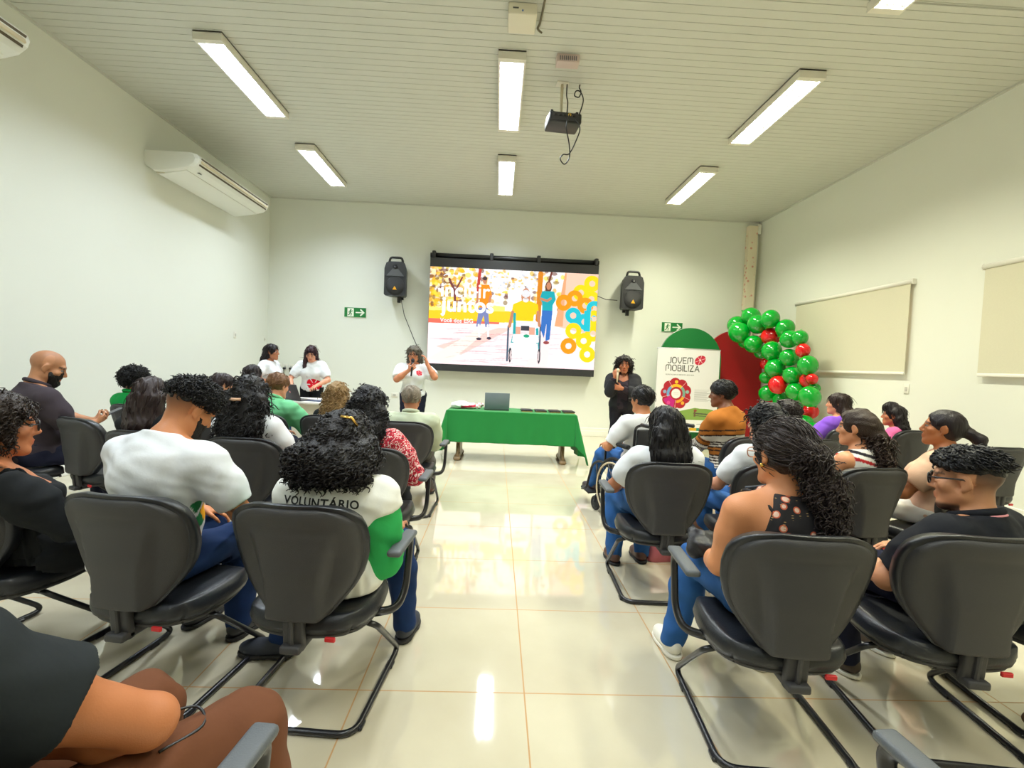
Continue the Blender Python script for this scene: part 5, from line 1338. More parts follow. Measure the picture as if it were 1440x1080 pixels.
def logo_text(body, size, info, target, origin, ux, uy, nrm, m, name, parent, spacing=1.0, off=0.01):
    """lettering laid on a garment: points are dropped along nrm on to the cloth"""
    from mathutils.bvhtree import BVHTree
    V, T_ = text_tris(body, spacing, off)
    me = target.data; bv = BVHTree.FromPolygons([v.co.copy() for v in me.vertices], [tuple(p.vertices) for p in me.polygons])
    # cut the triangles finer so that they follow the folds
    bm = bmesh.new(); vs = [bm.verts.new((float(v[0]) * size, float(v[1]) * size, 0)) for v in V]
    for t in T_:
        try: bm.faces.new([vs[i] for i in t])
        except ValueError: pass
    bmesh.ops.subdivide_edges(bm, edges=[e for e in bm.edges if e.calc_length() > .012], cuts=3, use_grid_fill=False); bmesh.ops.triangulate(bm, faces=list(bm.faces)); bm.verts.index_update()
    out = []
    for v in bm.verts:
        p = Vector(origin) + Vector(ux) * v.co.x + Vector(uy) * v.co.y; hit = bv.ray_cast(p + Vector(nrm) * .25, -Vector(nrm))
        out.append(hit[0] + hit[1] * .0022 if hit[0] is not None else p)
    F = [[v.index for v in f.verts] for f in bm.faces]; bm.free()
    return mesh_np(name, np.array([tuple(o) for o in out]), F, m, parent, False)
def patch(fn):
    return fn

def red_print_mat():
    m, nt, b = new_mat('red_print_cloth'); inp(b, 'Roughness', .85); tc = nt.nodes.new('ShaderNodeTexCoord')
    n = nt.nodes.new('ShaderNodeTexNoise'); n.inputs['Scale'].default_value = 30; n.inputs['Detail'].default_value = 1.5; n.inputs['Distortion'].default_value = 2.2; L(nt, tc.outputs['Object'], n.inputs['Vector'])
    c = nt.nodes.new('ShaderNodeValToRGB'); c.color_ramp.interpolation = 'CONSTANT'; e = c.color_ramp.elements; e[0].color = (*rgb(70, 30, 40), 1); e[1].position = .36; e[1].color = (*rgb(186, 22, 50), 1); x = e.new(.54); x.color = (*rgb(232, 222, 216), 1); x = e.new(.62); x.color = (*rgb(196, 24, 56), 1)
    L(nt, n.outputs['Fac'], c.inputs[0]); L(nt, c.outputs[0], b.inputs['Base Color']); return m
# --- front row, left
# woman in the volunteer vest
hb = lambda inf: rc(inf['H'](0, -.10, -.02), inf['T'](0, -.15, .30), .115, .10)
green_l = cloth_mat('green_long', rgb(52, 170, 92)); vest = cloth_mat('vest', rgb(234, 234, 228))
r_, i_ = P('woman with big dark curls, gold hair clip and white vest lettered across the back', (-.63, 2.03), -8, dict(seed=1, fem=True, h=.0075, top=1.15, lean=4, w=1.08, head=(6, -14, 0), skin=(176, 116, 82), armR=dict(w=(.16, .22, .60), pole=(.34, -.5, .2)), armL=dict(w=(-.16, .30, .60)), fwd=.02,
    shirt=dict(mat=green_l, sleeve=1.9, t=.012), over=dict(name='vest', mat=vest, sleeve=.10, t=.024, loose=.012, hem=-.10, wr=.006, neck=.474), pants=dict(mat=jeans_d), kneeL=(-.26, .40, .46), ankL=(-.34, .14, .085), ankR=(.17, .38, .08), footL=98, shoes=dict(mat=M('shoe_navy', rgb(34, 38, 50), .6)),
    hair=dict(kind='longcurly', col=(34, 29, 29), len=-.105, r=.054, wd=.085, bk=.10, flare=1.4, t=.026, more=[((0, -.035, -.02), (.128, .118, .125)), ((0, -.05, -.04), (.142, .10, .07))], h=.009, curls=1500, cl=.042, cr=.010, ct=.0042, bow=.03, tip=.95, down=.8, seg=13)))
lt_m = M('lettering_black', rgb(30, 30, 30), .7)
v_o = i_['o']['over']; up = i_['Tm'][:, 2]; cpt = i_['T'](-.012, -.2, .420)
logo_text('VOLUNTÁRIO', .046, i_, v_o, tuple(cpt), (1, 0, 0), tuple(up), (0, -1, .12), lt_m, 'lettering', v_o, 1.10, .024)
h0 = i_['H'](.03, -.13, .085); h1 = i_['H'](.075, -.115, .055)
tag(MB().tube([h0 + i_['HM'] @ V3(0, -.022, .012), (h0 + h1) / 2 + i_['HM'] @ V3(.02, -.03, .022), h1 + i_['HM'] @ V3(.012, -.01, .01)], .006, 6, flat=1.6).build('hair_clip', M('gold', rgb(220, 175, 90), .25, metal=1.), r_), None)
# man in the printed white t-shirt
def print_p(Vs, inf):
    q = (Vs - inf['hip']) @ inf['Tm']; C = np.tile(lin(np.array((222, 224, 228)) / 255.), (len(Vs), 1))
    for cx, cy, cz, r, c in ((.15, .03, .33, .03, (240, 120, 30)), (.17, .02, .25, .035, (40, 130, 80)), (.165, .06, .19, .04, (40, 130, 80)), (.155, .0, .16, .03, (245, 170, 30)), (.16, .05, .12, .04, (248, 176, 30)), (.15, .09, .22, .04, (248, 176, 30)), (.13, .10, .30, .04, (60, 140, 70)), (.14, .08, .08, .03, (245, 150, 20))):
        d = np.abs(q[:, 0] - cx) * .5 + np.abs(q[:, 1] - cy) + np.abs(q[:, 2] - cz); C[d < r * 1.15] = lin(np.array(c) / 255.)
    return C
P('man in a white t-shirt with an orange and green print, bending over, tattooed arm', (-1.46, 2.08), -14, dict(seed=2, h=.0075, top=1.27, lean=-12, w=1.18, d=1.1, head=(-18, -32, 0), hs=1.04, fwd=.02, skin=(196, 128, 84), armR=dict(w=(.20, .34, .60), pole=(.75, -.1, .5)), armL=dict(w=(-.10, .36, .60)), tattoo='R', aw=1.12,
    shirt=dict(mat=cloth_mat('white_print', (.8, .8, .8), attr='Col'), paint=print_p, sleeve=.78, wr=.005, hem=-.08, ), pants=dict(mat=jeans_d), ankL=(-.12, .36, .08), ankR=(.16, .34, .08), shoes=dict(mat=dsh), beard=True, fade=(-.05, .06, .75),
    hair=dict(kind='top', col=(26, 23, 24), t=.003, z0=.03, kb=.25, kf=.25, more=[((0, .0, .074), (.086, .106, .062))], curls=1300, cl=.030, cr=.008, ct=.0038, down=-.2, out=.9, turns=1.6, keep=lambda z, v: (z[:, 2] > .026))))
# woman in glasses and black top
P('woman in glasses and black off-shoulder top at the left picture edge', (-2.10, 2.12), -34, dict(seed=3, fem=True, h=.0075, top=1.17, lean=4, w=1.22, d=1.15, head=(-10, -4, 0), hs=1.08, skin=(196, 124, 84), armR=dict(w=(.18, .34, .58), pole=(.8, -.1, .4)), aw=1.15,
    shirt=dict(mat=blackc, sleeve=1.25, neck=.375, tilt=.1, wr=.005), pants=dict(mat=blackc), shoes=dict(mat=dsh), glasses=dict(mat=gl_b, r=.003), lip=(.8, .4, .45),
    hair=dict(kind='afro', col=(58, 44, 36), c=(0, -.028, .022), r=(.098, .108, .103), more=[((0, -.06, -.05), (.085, .07, .08))], fc=1.22, curls=900, cl=.05, cr=.009, ct=.004)))
# man in the foreground, only arm and knees in view
P('man in black t-shirt and brown trousers at lower left, arm bent, head out of view', (-.98, .72), 0, dict(seed=4, h=.006, s=.95, lean=-12, side=-6, w=1.12, d=1.1, hs=1.05, head=(0, -10, 0), eyes=False, skin=(188, 118, 76), aw=1.22, armR=dict(S=(.135, .05, .84), E=(.30, .26, .635), w=(.05, .24, .595), fd=(-1, .1, 0)), armL=dict(w=(-.16, .32, .58)), kneeR=(.40, .45, .47), kneeL=(.11, .50, .47), ankR=(.42, .44, .08), ankL=(.10, .52, .08), tw=1.22,
    shirt=dict(mat=cloth_mat('charcoal', rgb(36, 40, 42)), sleeve=.40, loose=.016), pants=dict(mat=brownt), shoes=dict(mat=bsh), hair=dict(kind='short', col=K)))

# --- second row, left
r_, i_ = P('woman with dark curls, beige hair clip and a white t-shirt', (-1.70, 3.42), -4, dict(seed=5, fem=True, h=.009, top=1.23, lean=5, w=.98, head=(-6, -2, 0), skin=(168, 108, 76), armR=dict(w=(.20, .28, .58), pole=(.7, -.3, .35)), shirt=dict(mat=white_t, sleeve=.72, hem=-.06), pants=dict(mat=jeans_d), shoes=dict(mat=dsh),
    hair=dict(kind='longcurly', col=(27, 23, 24), len=.27, r=.050, wd=.085, bk=.125, flare=1.45, t=.022, curls=900, cl=.085, cr=.010, ct=.0048, tip=.85, seg=12, turns=2.0, frontR=.1, more=[])))
h0 = i_['H'](-.03, -.155, -.03); h1 = i_['H'](.045, -.155, -.03)
MB().tube([h0, (h0 + h1) / 2 + V3(0, -.012, 0), h1], .010, 8).build('hair_clip', M('clip_beige', rgb(210, 164, 130), .4), r_)
P('woman with dark curls in a red blouse with white print', (-.84, 3.26), -4, dict(seed=6, fem=True, h=.009, top=1.19, lean=5, w=1.08, d=1.1, head=(-4, -2, 0), hs=1.04, skin=(140, 88, 60), armR=dict(w=(.22, .22, .56), pole=(.8, -.35, .35)), aw=1.1, shirt=dict(mat=red_print_mat(), sleeve=1.35, hem=-.08, loose=.014), pants=dict(mat=blackc), ankR=(.14, .38, .08), shoes=dict(mat=bsh),
    hair=dict(kind='longcurly', col=(25, 22, 26), len=.05, r=.052, wd=.07, bk=.10, flare=1.2, t=.026, curls=900, cl=.05, cr=.009, ct=.0042, tip=.9)))
P('woman with long straight dark brown hair, seen from behind', (-2.46, 3.55), -10, dict(seed=7, fem=True, h=.010, top=1.19, lean=5, w=.95, head=(14, -6, 0), skin=(190, 130, 96), shirt=dict(mat=blackc, sleeve=.7), pants=dict(mat=jeans_d), shoes=dict(mat=dsh), hair=dict(kind='long', col=(54, 36, 34), len=.26, r=.042, wd=.07, t=.014, flare=1.3)))
P('bald bearded man in a dark polo shirt looking down at his phone', (-3.72, 4.02), -30, dict(seed=8, h=.008, top=1.36, lean=-2, w=1.16, d=1.12, hs=1.14, head=(-24, -22, 0), skin=(184, 128, 92), aw=1.2, arm=1.0, armR=dict(w=(.17, .32, .76), pole=(.7, -.2, .2), fd=(-.35, .9, .3), pn=(-.8, .1, .5), curl=.9), armL=dict(w=(.06, .35, .76), pole=(-.8, .1, .2), fd=(.45, .8, .25), pn=(.5, .1, .7), curl=.9),
    shirt=dict(mat=cloth_mat('charcoal_purple', rgb(62, 54, 60)), sleeve=.85, hem=-.08), collar=dict(mat=cloth_mat('charcoal_purple'), z=.49), pants=dict(mat=navy), shoes=dict(mat=dsh), beard=True, bt=.010, fade=(-.04, .09, .22), hair=dict(kind='none', col=(36, 28, 26))))
# --- third row, left
P('person with short dark curls and green shirt by the left wall', (-3.71, 5.10), -14, dict(seed=9, h=.011, top=1.19, lean=5, w=.95, head=(-6, 0, 0), skin=(190, 132, 98), shirt=dict(mat=cloth_mat('kelly', rgb(20, 150, 70)), sleeve=.7), collar=dict(mat=cloth_mat('kelly')), pants=dict(mat=jeans_d), hair=dict(kind='afro', col=(26, 23, 24), c=(0, -.012, .045), r=(.105, .112, .09), curls=600, cl=.04, cr=.009, ct=.005, down=.2, out=.8, fc=1.1), shoes=dict(mat=dsh)))
P('woman in a cream top turned to the right, dark hair tied at the neck', (-2.74, 4.98), -44, dict(seed=10, fem=True, h=.010, top=1.18, lean=5, w=.95, head=(-14, 2, 0), skin=(206, 146, 112), blush=1, shirt=dict(mat=cream_t, sleeve=.8), pants=dict(mat=jeans_d), shoes=dict(mat=dsh), hair=dict(kind='long', col=(54, 38, 38), len=.06, r=.03, wd=.05, t=.012, ears=True)))
P('man in a light green shirt with short brown hair', (-2.18, 4.78), -14, dict(seed=11, h=.009, top=1.21, lean=-4, w=1.06, head=(-10, -12, 0), skin=(214, 146, 116), aw=1.05, armR=dict(w=(.12, .34, .70), pole=(.8, -.1, .3), curl=.8), shirt=dict(mat=cloth_mat('mint', rgb(112, 190, 138)), sleeve=1.05, loose=.016, wr=.006, hem=-.08), collar=dict(mat=cloth_mat('mint')), pants=dict(mat=navy), shoes=dict(mat=dsh), hair=dict(kind='short', col=(140, 98, 62), t=.016, z0=-.03, wr=.003, extra=dict(n=260, cl=.045, dir=(0, -.6, -.7)))))
P('woman with blond curls seen from behind', (-1.56, 4.82), -4, dict(seed=12, fem=True, h=.011, top=1.14, lean=5, w=.92, head=(0, 0, 0), skin=(200, 150, 116), shirt=dict(mat=blackc, sleeve=.7), pants=dict(mat=jeans_d), shoes=dict(mat=dsh), hair=dict(kind='longcurly', col=(172, 136, 84), len=.10, r=.04, wd=.06, t=.02, curls=700, cl=.06, cr=.008, ct=.005)))
P('grey haired man in a pale grey green shirt', (-.80, 4.66), 2, dict(seed=13, h=.009, top=1.15, lean=8, w=1.12, d=1.15, head=(0, -2, 0), skin=(190, 130, 98), belly=.03, shirt=dict(mat=cloth_mat('sage', rgb(190, 198, 172)), sleeve=1.0, loose=.018, wr=.006, hem=-.08), collar=dict(mat=cloth_mat('sage')), pants=dict(mat=greyp), ankR=(.16, .42, .08), shoes=dict(mat=bsh), hair=dict(kind='short', col=(170, 156, 136), t=.010, z0=-.035, wr=.003, extra=dict(n=260, cl=.045, dir=(0, -.6, -.7)))))
P('person with straight dark hair seated before the white desk', (-3.06, 6.2), -20, dict(seed=14, fem=True, h=.013, top=1.25, lean=4, head=(0, 0, 0), skin=(180, 126, 94), shirt=dict(mat=blackc, sleeve=.7), pants=dict(mat=jeans_d), shoes=dict(mat=dsh), hair=dict(kind='long', col=(40, 28, 30), len=.18, r=.036, wd=.06)))

# --- standing
def flower_paint(cx, cz, rr, base, col, tx=0.):
    def f(Vs, inf):
        q = (Vs - inf['hip']) @ inf['Tm']; C = np.tile(lin(np.array(base) / 255.), (len(Vs), 1)); x, z = q[:, 0] - cx, q[:, 2] - cz; a = .5
        u = x * math.cos(a) + z * math.sin(a); v = -x * math.sin(a) + z * math.cos(a); d = np.hypot(u / 1.15, v / .85); an = np.degrees(np.arctan2(z, x)) % 60
        m = (d < rr) & (q[:, 1] > .02) & ~((np.minimum(an, 60 - an) < 4 + .12 * rr / (d + .01)) & (d > rr * .1)); C[m] = lin(np.array(col) / 255.)
        return C
    return f
wp = cloth_mat('white_print')
P('woman in a white t-shirt standing sideways behind the white desk, long dark hair', (-3.60, 7.78), -96, dict(seed=15, stand=True, fem=True, h=.009, top=1.555, lean=0, w=.94, head=(8, 0, 0), skin=(168, 108, 76), armR=dict(w=(.20, .14, .98), pole=(.6, -.4, 1.)), armL=dict(w=(-.18, .20, .98), pole=(-.6, -.4, 1.)), shirt=dict(mat=white_t, sleeve=.8, hem=-.08), pants=dict(mat=blackc), shoes=dict(mat=dsh), hair=dict(kind='long', col=(34, 24, 26), len=.08, r=.032, wd=.055, t=.012, ears=True)))
P('woman in a white t-shirt with a red flower print standing behind the white desk', (-3.02, 8.0), 188, dict(seed=16, stand=True, fem=True, h=.008, top=1.575, lean=-6, w=.98, head=(4, -28, 0), skin=(208, 146, 116), lip=(.9, .35, .38), armL=dict(w=(-.16, .32, .95), pole=(-.7, -.3, 1.1)), armR=dict(w=(.24, .30, .90), pole=(.7, -.3, 1.1)), shirt=dict(mat=wp, paint=flower_paint(-.06, .09, .10, (224, 226, 228), (214, 18, 40)), sleeve=.8, hem=-.03), pants=dict(mat=blackc, waist=.04), shoes=dict(mat=dsh), hair=dict(kind='long', col=(58, 26, 38), len=.12, r=.03, wd=.055, t=.012, frontR=.08)))
P('woman with grey bob and glasses speaking into a microphone', (-1.27, 7.45), 184, dict(seed=17, stand=True, fem=True, h=.006, ch=.008, top=1.61, lean=0, w=1.12, d=1.08, hs=1.05, head=(-8, -2, 0), skin=(196, 128, 92), aw=1.15, hand=1.0, armR=dict(w=(.045, .245, 1.255), pole=(.75, -.0, .75), fd=(-.75, .25, .62), pn=(.2, -1, .1), curl=1.15), armL=dict(w=(-.21, .17, 1.36), pole=(-.72, .35, .6), fd=(.25, -.1, 1), pn=(.9, -.1, 0), curl=.55),
    shirt=dict(mat=wp, paint=flower_paint(-.095, .345, .042, (224, 226, 228), (214, 24, 52)), sleeve=.85, hem=-.14, wr=.005, loose=.02), pants=dict(mat=navy), shoes=dict(mat=dsh), glasses=dict(mat=gl_b, r=.0028), lip=(.8, .4, .4), hair=dict(kind='bob', col=(120, 112, 98), len=.0, r=.036, wd=.06, t=.020, bk=.06, curls=260, cl=.06, cr=.006, ct=.005)))
P('woman with dark curls in a black trouser suit standing by the white banner', (1.86, 7.0), 166, dict(seed=18, stand=True, fem=True, h=.006, ch=.008, top=1.58, lean=2, w=1.02, head=(2, -6, 0), skin=(176, 108, 74), lip=(.9, .4, .4), armR=dict(w=(.12, .215, 1.285), pole=(.34, .05, .5), fd=(-.2, .2, .95), pn=(-.5, -.8, .1), curl=.95), armL=dict(w=(.02, .255, 1.13), pole=(-.75, -.1, .85), fd=(.95, .1, .18), pn=(0, -1, .1), curl=.6),
    shirt=dict(name='blouse', mat=cloth_mat('aubergine', rgb(50, 42, 50)), sleeve=1.9, neck=.445, tilt=.62, hem=-.05, loose=.004), over=dict(name='jacket', mat=cloth_mat('jacket_black', rgb(38, 38, 42)), sleeve=1.75, t=.022, loose=.012, hem=-.16, neck=.49, tilt=.4, sub=[lambda inf: (bx(inf['T'](0, .2, .22), (.075, .19, .45), inf['Tm'].T, ro=.02), .01)]), pants=dict(mat=cloth_mat('trouser_black', rgb(32, 30, 38)), flare=.034), shoes=dict(mat=blk),
    hair=dict(kind='afro', col=(42, 32, 30), c=(0, -.015, .02), r=(.118, .112, .112), more=[((0, -.04, -.06), (.115, .08, .075))], fc=1.3, curls=700, cl=.055, cr=.009, ct=.0045)))
# --- right, aisle side
P('man in a white t-shirt and glasses sitting in the wheelchair', (1.36, 4.48), 22, dict(seat=[bx((0, .0, .395), (.225, .28, .100), ro=.02), bx((0, -.42, .70), (.225, .16, .26), ro=.02)], seed=19, h=.009, hz=.55, top=1.235, lean=6, w=1.06, head=(10, -4, 0), skin=(190, 126, 86), shirt=dict(mat=white_t, sleeve=.85, hem=-.06), pants=dict(mat=jeans), armL=dict(w=(-.20, .24, .66), pole=(-.8, -.4, .4)), armR=dict(w=(.16, .24, .66)), kneeL=(-.10, .42, .53), kneeR=(.12, .42, .53), ankL=(-.10, .56, .20), ankR=(.12, .56, .20), shoes=dict(mat=M('shoe_maroon', rgb(58, 46, 50), .5)), glasses=dict(mat=gl_b), hair=dict(kind='short', col=K, t=.018, z0=-.03, wr=.005, extra=dict(n=260, cl=.045, dir=(0, -.7, -.6)))))
P('woman with long dark wavy hair in a white t-shirt beside the aisle', (1.11, 3.10), 2, dict(seed=20, fem=True, h=.0085, top=1.155, lean=5, w=1.08, d=1.05, head=(16, -4, 0), skin=(172, 112, 80), aw=1.08, armL=dict(w=(-.20, .28, .58), pole=(-.8, -.3, .35)), shirt=dict(mat=white_t, sleeve=.72, hem=-.06), pants=dict(mat=jeans), ankL=(-.20, .30, .08), kneeL=(-.17, .42, .46), kneeR=(.07, .43, .46), ankR=(.01, .34, .08), shoes=dict(mat=bsh), hair=dict(kind='long', col=(29, 25, 28), len=.20, r=.044, wd=.075, t=.016, flare=1.35, ears=True, extra=dict(n=700, cl=.13, ct=.003, cr=.007, dir=(0, -.2, -1), keep=lambda z: z[:, 2] > -.6))))
sw = cloth_mat('striped_sweater', (.8, .8, .8), attr='Col')
def sweater(Vs, inf):
    C = np.tile(lin(np.array((176, 108, 44)) / 255.), (len(Vs), 1)); q = (Vs - inf['hip']) @ inf['Tm']; t = q[:, 2].copy()
    for key in 'RL':
        S, E_, W_ = inf['arms'][key]; d = np.minimum(seg_d(Vs, S, E_), seg_d(Vs, E_, W_)); tt = np.where(seg_d(Vs, S, E_) < seg_d(Vs, E_, W_), .40 - seg_t(Vs, S, E_) * .26, .14 - seg_t(Vs, E_, W_) * .26); m = (d < .075) & (np.abs(q[:, 0]) > .13); t[m] = tt[m]
    w_ = lin(np.array((230, 224, 214)) / 255.); k_ = lin(np.array((58, 40, 34)) / 255.)
    for a, b in ((.235, .335), (.03, .15)): C[(t > a) & (t < b)] = w_
    for a in (.23, .255, .275, .34, .385, .20, .155, .13, .105, .08, .055, .025): C[np.abs(t - a) < .0065] = k_
    return C
def seg_t(V, a, b): ab = b - a; return np.clip((V - a) @ ab / (ab @ ab), 0, 1)
def seg_d(V, a, b): t = seg_t(V, a, b); return np.linalg.norm(V - a - t[:, None] * (b - a), axis=1)
P('man in a brown and white striped sweater in profile before the banner', (2.20, 4.42), 36, dict(seed=21, h=.0075, top=1.32, lean=-6, w=1.06, head=(26, -4, 0), skin=(124, 76, 50), armL=dict(w=(-.08, .36, .62), pole=(-.40, -.4, .1), fd=(.25, .95, 0), pn=(.3, -.1, 1), curl=.6), armR=dict(w=(.10, .38, .64), pole=(.4, -.4, .1), fd=(-.2, .95, .15), pn=(-.2, -.1, 1), curl=.4), shirt=dict(mat=sw, paint=sweater, sleeve=1.55, loose=.012, hem=-.08), pants=dict(mat=jeans), shoes=dict(mat=dsh), hair=dict(kind='short', col=(22, 20, 22), t=.022, z0=-.02, kf=.6, wr=.003, extra=dict(n=260, cl=.05, dir=(0, -1, -.6)))))
P('woman with long black curls in a white t-shirt, seen behind the floral top', (1.80, 3.16), 12, dict(seed=22, fem=True, h=.009, top=1.19, lean=5, w=.98, head=(22, 0, 0), skin=(206, 146, 116), armL=dict(w=(-.14, .30, .60), pole=(-.8, -.2, .3)), shirt=dict(mat=white_t, sleeve=.75, hem=-.06), pants=dict(mat=jeans), shoes=dict(mat=dsh), hair=dict(kind='longcurly', col=(22, 21, 25), len=.27, r=.045, wd=.075, t=.024, flare=1.1, curls=800, cl=.08, cr=.010, ct=.0048)))
P('child with dark curly hair and a green bow before the balloons', (2.72, 4.42), 16, dict(seed=23, fem=True, h=.012, top=1.16, w=.82, lean=3, hs=.96, head=(16, 0, 0), skin=(170, 112, 80), shirt=dict(mat=cloth_mat('kelly'), sleeve=.7), pants=dict(mat=jeans_d), shoes=dict(mat=dsh), hair=dict(kind='afro', col=(36, 24, 24), c=(0, -.02, .03), r=(.105, .11, .10), curls=500, cl=.04, cr=.008, ct=.005)))
# woman in the floral top
def floral_mat():
    m, nt, b = new_mat('floral_cloth'); inp(b, 'Roughness', .85); tc = nt.nodes.new('ShaderNodeTexCoord')
    v = nt.nodes.new('ShaderNodeTexVoronoi'); v.inputs['Scale'].default_value = 20; L(nt, tc.outputs['Object'], v.inputs['Vector'])
    c1 = nt.nodes.new('ShaderNodeValToRGB'); c1.color_ramp.interpolation = 'CONSTANT'; e = c1.color_ramp.elements; e[0].color = (*rgb(222, 190, 170), 1); e[1].position = .24; e[1].color = (*rgb(196, 92, 60), 1); x = e.new(.32); x.color = (*rgb(26, 23, 26), 1)
    L(nt, v.outputs['Distance'], c1.inputs[0])
    mp = nt.nodes.new('ShaderNodeMapping'); mp.inputs['Scale'].default_value = (34, 34, 120); L(nt, tc.outputs['Object'], mp.inputs['Vector'])
    v2 = nt.nodes.new('ShaderNodeTexVoronoi'); v2.inputs['Scale'].default_value = 1; v2.inputs['Randomness'].default_value = .15; L(nt, mp.outputs['Vector'], v2.inputs['Vector'])
    ls = nt.nodes.new('ShaderNodeMath'); ls.operation = 'LESS_THAN'; ls.inputs[1].default_value = .17; L(nt, v2.outputs['Distance'], ls.inputs[0])
    mx = nt.nodes.new('ShaderNodeMix'); mx.data_type = 'RGBA'; L(nt, ls.outputs[0], mx.inputs['Factor']); L(nt, c1.outputs[0], mx.inputs['A']); mx.inputs['B'].default_value = (*rgb(170, 140, 90), 1); L(nt, mx.outputs['Result'], b.inputs['Base Color']); return m
fm = floral_mat()
r_, i_ = P('woman in a black floral strap top with pale glasses, dark hair tied back', (1.17, 1.92), 4, dict(seed=24, fem=True, h=.0065, top=1.20, lean=4, w=1.16, d=1.12, head=(10, -8, 0), hs=1.05, skin=(214, 144, 100), aw=1.12, arm=.88, armL=dict(w=(-.15, .22, .58), pole=(-.5, -.45, .2)), armR=dict(w=(.15, .22, .58), pole=(.5, -.45, .2)),
    shirt=dict(name='strap_top', mat=fm, sleeve=0, neck=.470, tilt=.0, hem=-.12, cuts=[((.075, 0, .42), (1, 0, .52)), ((-.075, 0, .42), (-1, 0, .52))]), pants=dict(mat=jeans, waist=.03), shoes=dict(mat=wsh, sole=wsol), ankL=(-.22, .40, .08), ankR=(.16, .30, .08), glasses=dict(mat=gl_g, r=.0026), earring=1.3, lip=(.85, .45, .45),
    hair=dict(kind='bun', col=(58, 45, 42), t=.010, h=.007, extra=dict(n=700, cl=.10, ct=.0028, cr=.003, dir=(.05, -1, -.25), keep=lambda z: (z[:, 2] > -.03)), more=[rc((.0, -.10, .02), (.0, -.13, .0), .05, .045), el((0, -.035, .035), (.088, .098, .088))], body=[lambda f: rc(f['H'](.02, -.125, .0), f['H'](.04, -.145, -.10), .046, .052), lambda f: rc(f['H'](.04, -.145, -.10), f['T'](.10, -.14, .30), .054, .034)], curls=700, cl=.06, cr=.009, ct=.0042, keep=lambda z, v: (z[:, 1] < -.115) & (z[:, 2] < .02))))
sb = MB(); T_ = i_['T']
for sx in (-1, 1): sb.tube(smooth_path([T_(sx * .085, .105, .37), T_(sx * .10, .075, .455), T_(sx * .105, -.0, .478), T_(sx * .10, -.075, .45), T_(sx * .075, -.118, .385)], 5), .007, 6)
sb.build('strap', fm, r_)
st = MB(); st.tube(smooth_path([T_(-.05, .13, .44), T_(.10, .06, .488), T_(.115, -.03, .478), T_(.05, -.135, .36), T_(-.10, -.145, .18), T_(-.20, -.02, .06)], 6), .011, 6, flat=.4)
tag(st.build('shoulder_strap', M('bag_navy', rgb(52, 58, 70), .5), r_), 'dark bag strap across the back')
# man in black polo
r_, i_ = P('man in a black polo shirt and dark glasses with faded wavy hair', (1.985, 1.92), 20, dict(seed=25, h=.0065, top=1.115, lean=2, w=1.24, d=1.15, hs=1.07, head=(20, -6, 0), skin=(200, 142, 104), aw=1.18, armL=dict(w=(-.17, .30, .58), pole=(-.8, -.2, .3)), armR=dict(w=(.20, .30, .58), pole=(.8, -.2, .3)),
    shirt=dict(name='polo_shirt', mat=cloth_mat('polo_black', rgb(26, 28, 34)), sleeve=.85, hem=-.10, loose=.016, neck=.492), collar=dict(mat=cloth_mat('polo_black')), pants=dict(mat=navy), ankL=(-.16, .34, .08), ankR=(.2, .4, .08), shoes=dict(mat=M('shoe_tan', rgb(70, 54, 40), .5), sole=wsol), glasses=dict(mat=gl_b, r=.0034), chin=True, fade=(-.06, .06, .85),
    hair=dict(kind='top', col=(30, 29, 31), t=.003, z0=.035, kb=.30, kf=.20, h=.006, more=[((0, .006, .070), (.080, .098, .052))], curls=1100, cl=.034, cr=.006, ct=.0055, down=1.0, out=.30, turns=1.1, dir=(0, -1, -.25), keep=lambda z, v: z[:, 2] > .055)))
cm_ = MB(); pts = []; nk_ = unit(i_['ho'] - i_['nb'])
for i in range(28):
    a = 2 * PI * i / 28; pts.append(i_['nb'] + nk_ * .022 + V3(0, -.004, 0) + i_['Tm'][:, 0] * (.080 * 1.07 * math.cos(a)) + (i_['Tm'][:, 1] * math.sin(a) * .082 - i_['Tm'][:, 2] * .030 * math.sin(a)) * 1.07)
cm_.tube(pts, .0045, 6, closed=True); tag(cm_.build('collar_piping', M('piping_pink', rgb(226, 150, 160), .7), r_), 'pink and white line around the collar')
S_, E_, W_ = i_['arms']['L']; mdp = S_ + (E_ - S_) * .62
logo_text('TV', .055, i_, i_['o']['shirt'], tuple(mdp), tuple(unit(E_ - S_)), tuple(unit(np.cross((-1, 0, 0), unit(E_ - S_)))), (-1, -.25, .2), M('lettering_white', rgb(226, 226, 226), .7), 'lettering', i_['o']['shirt'], 1., .012)
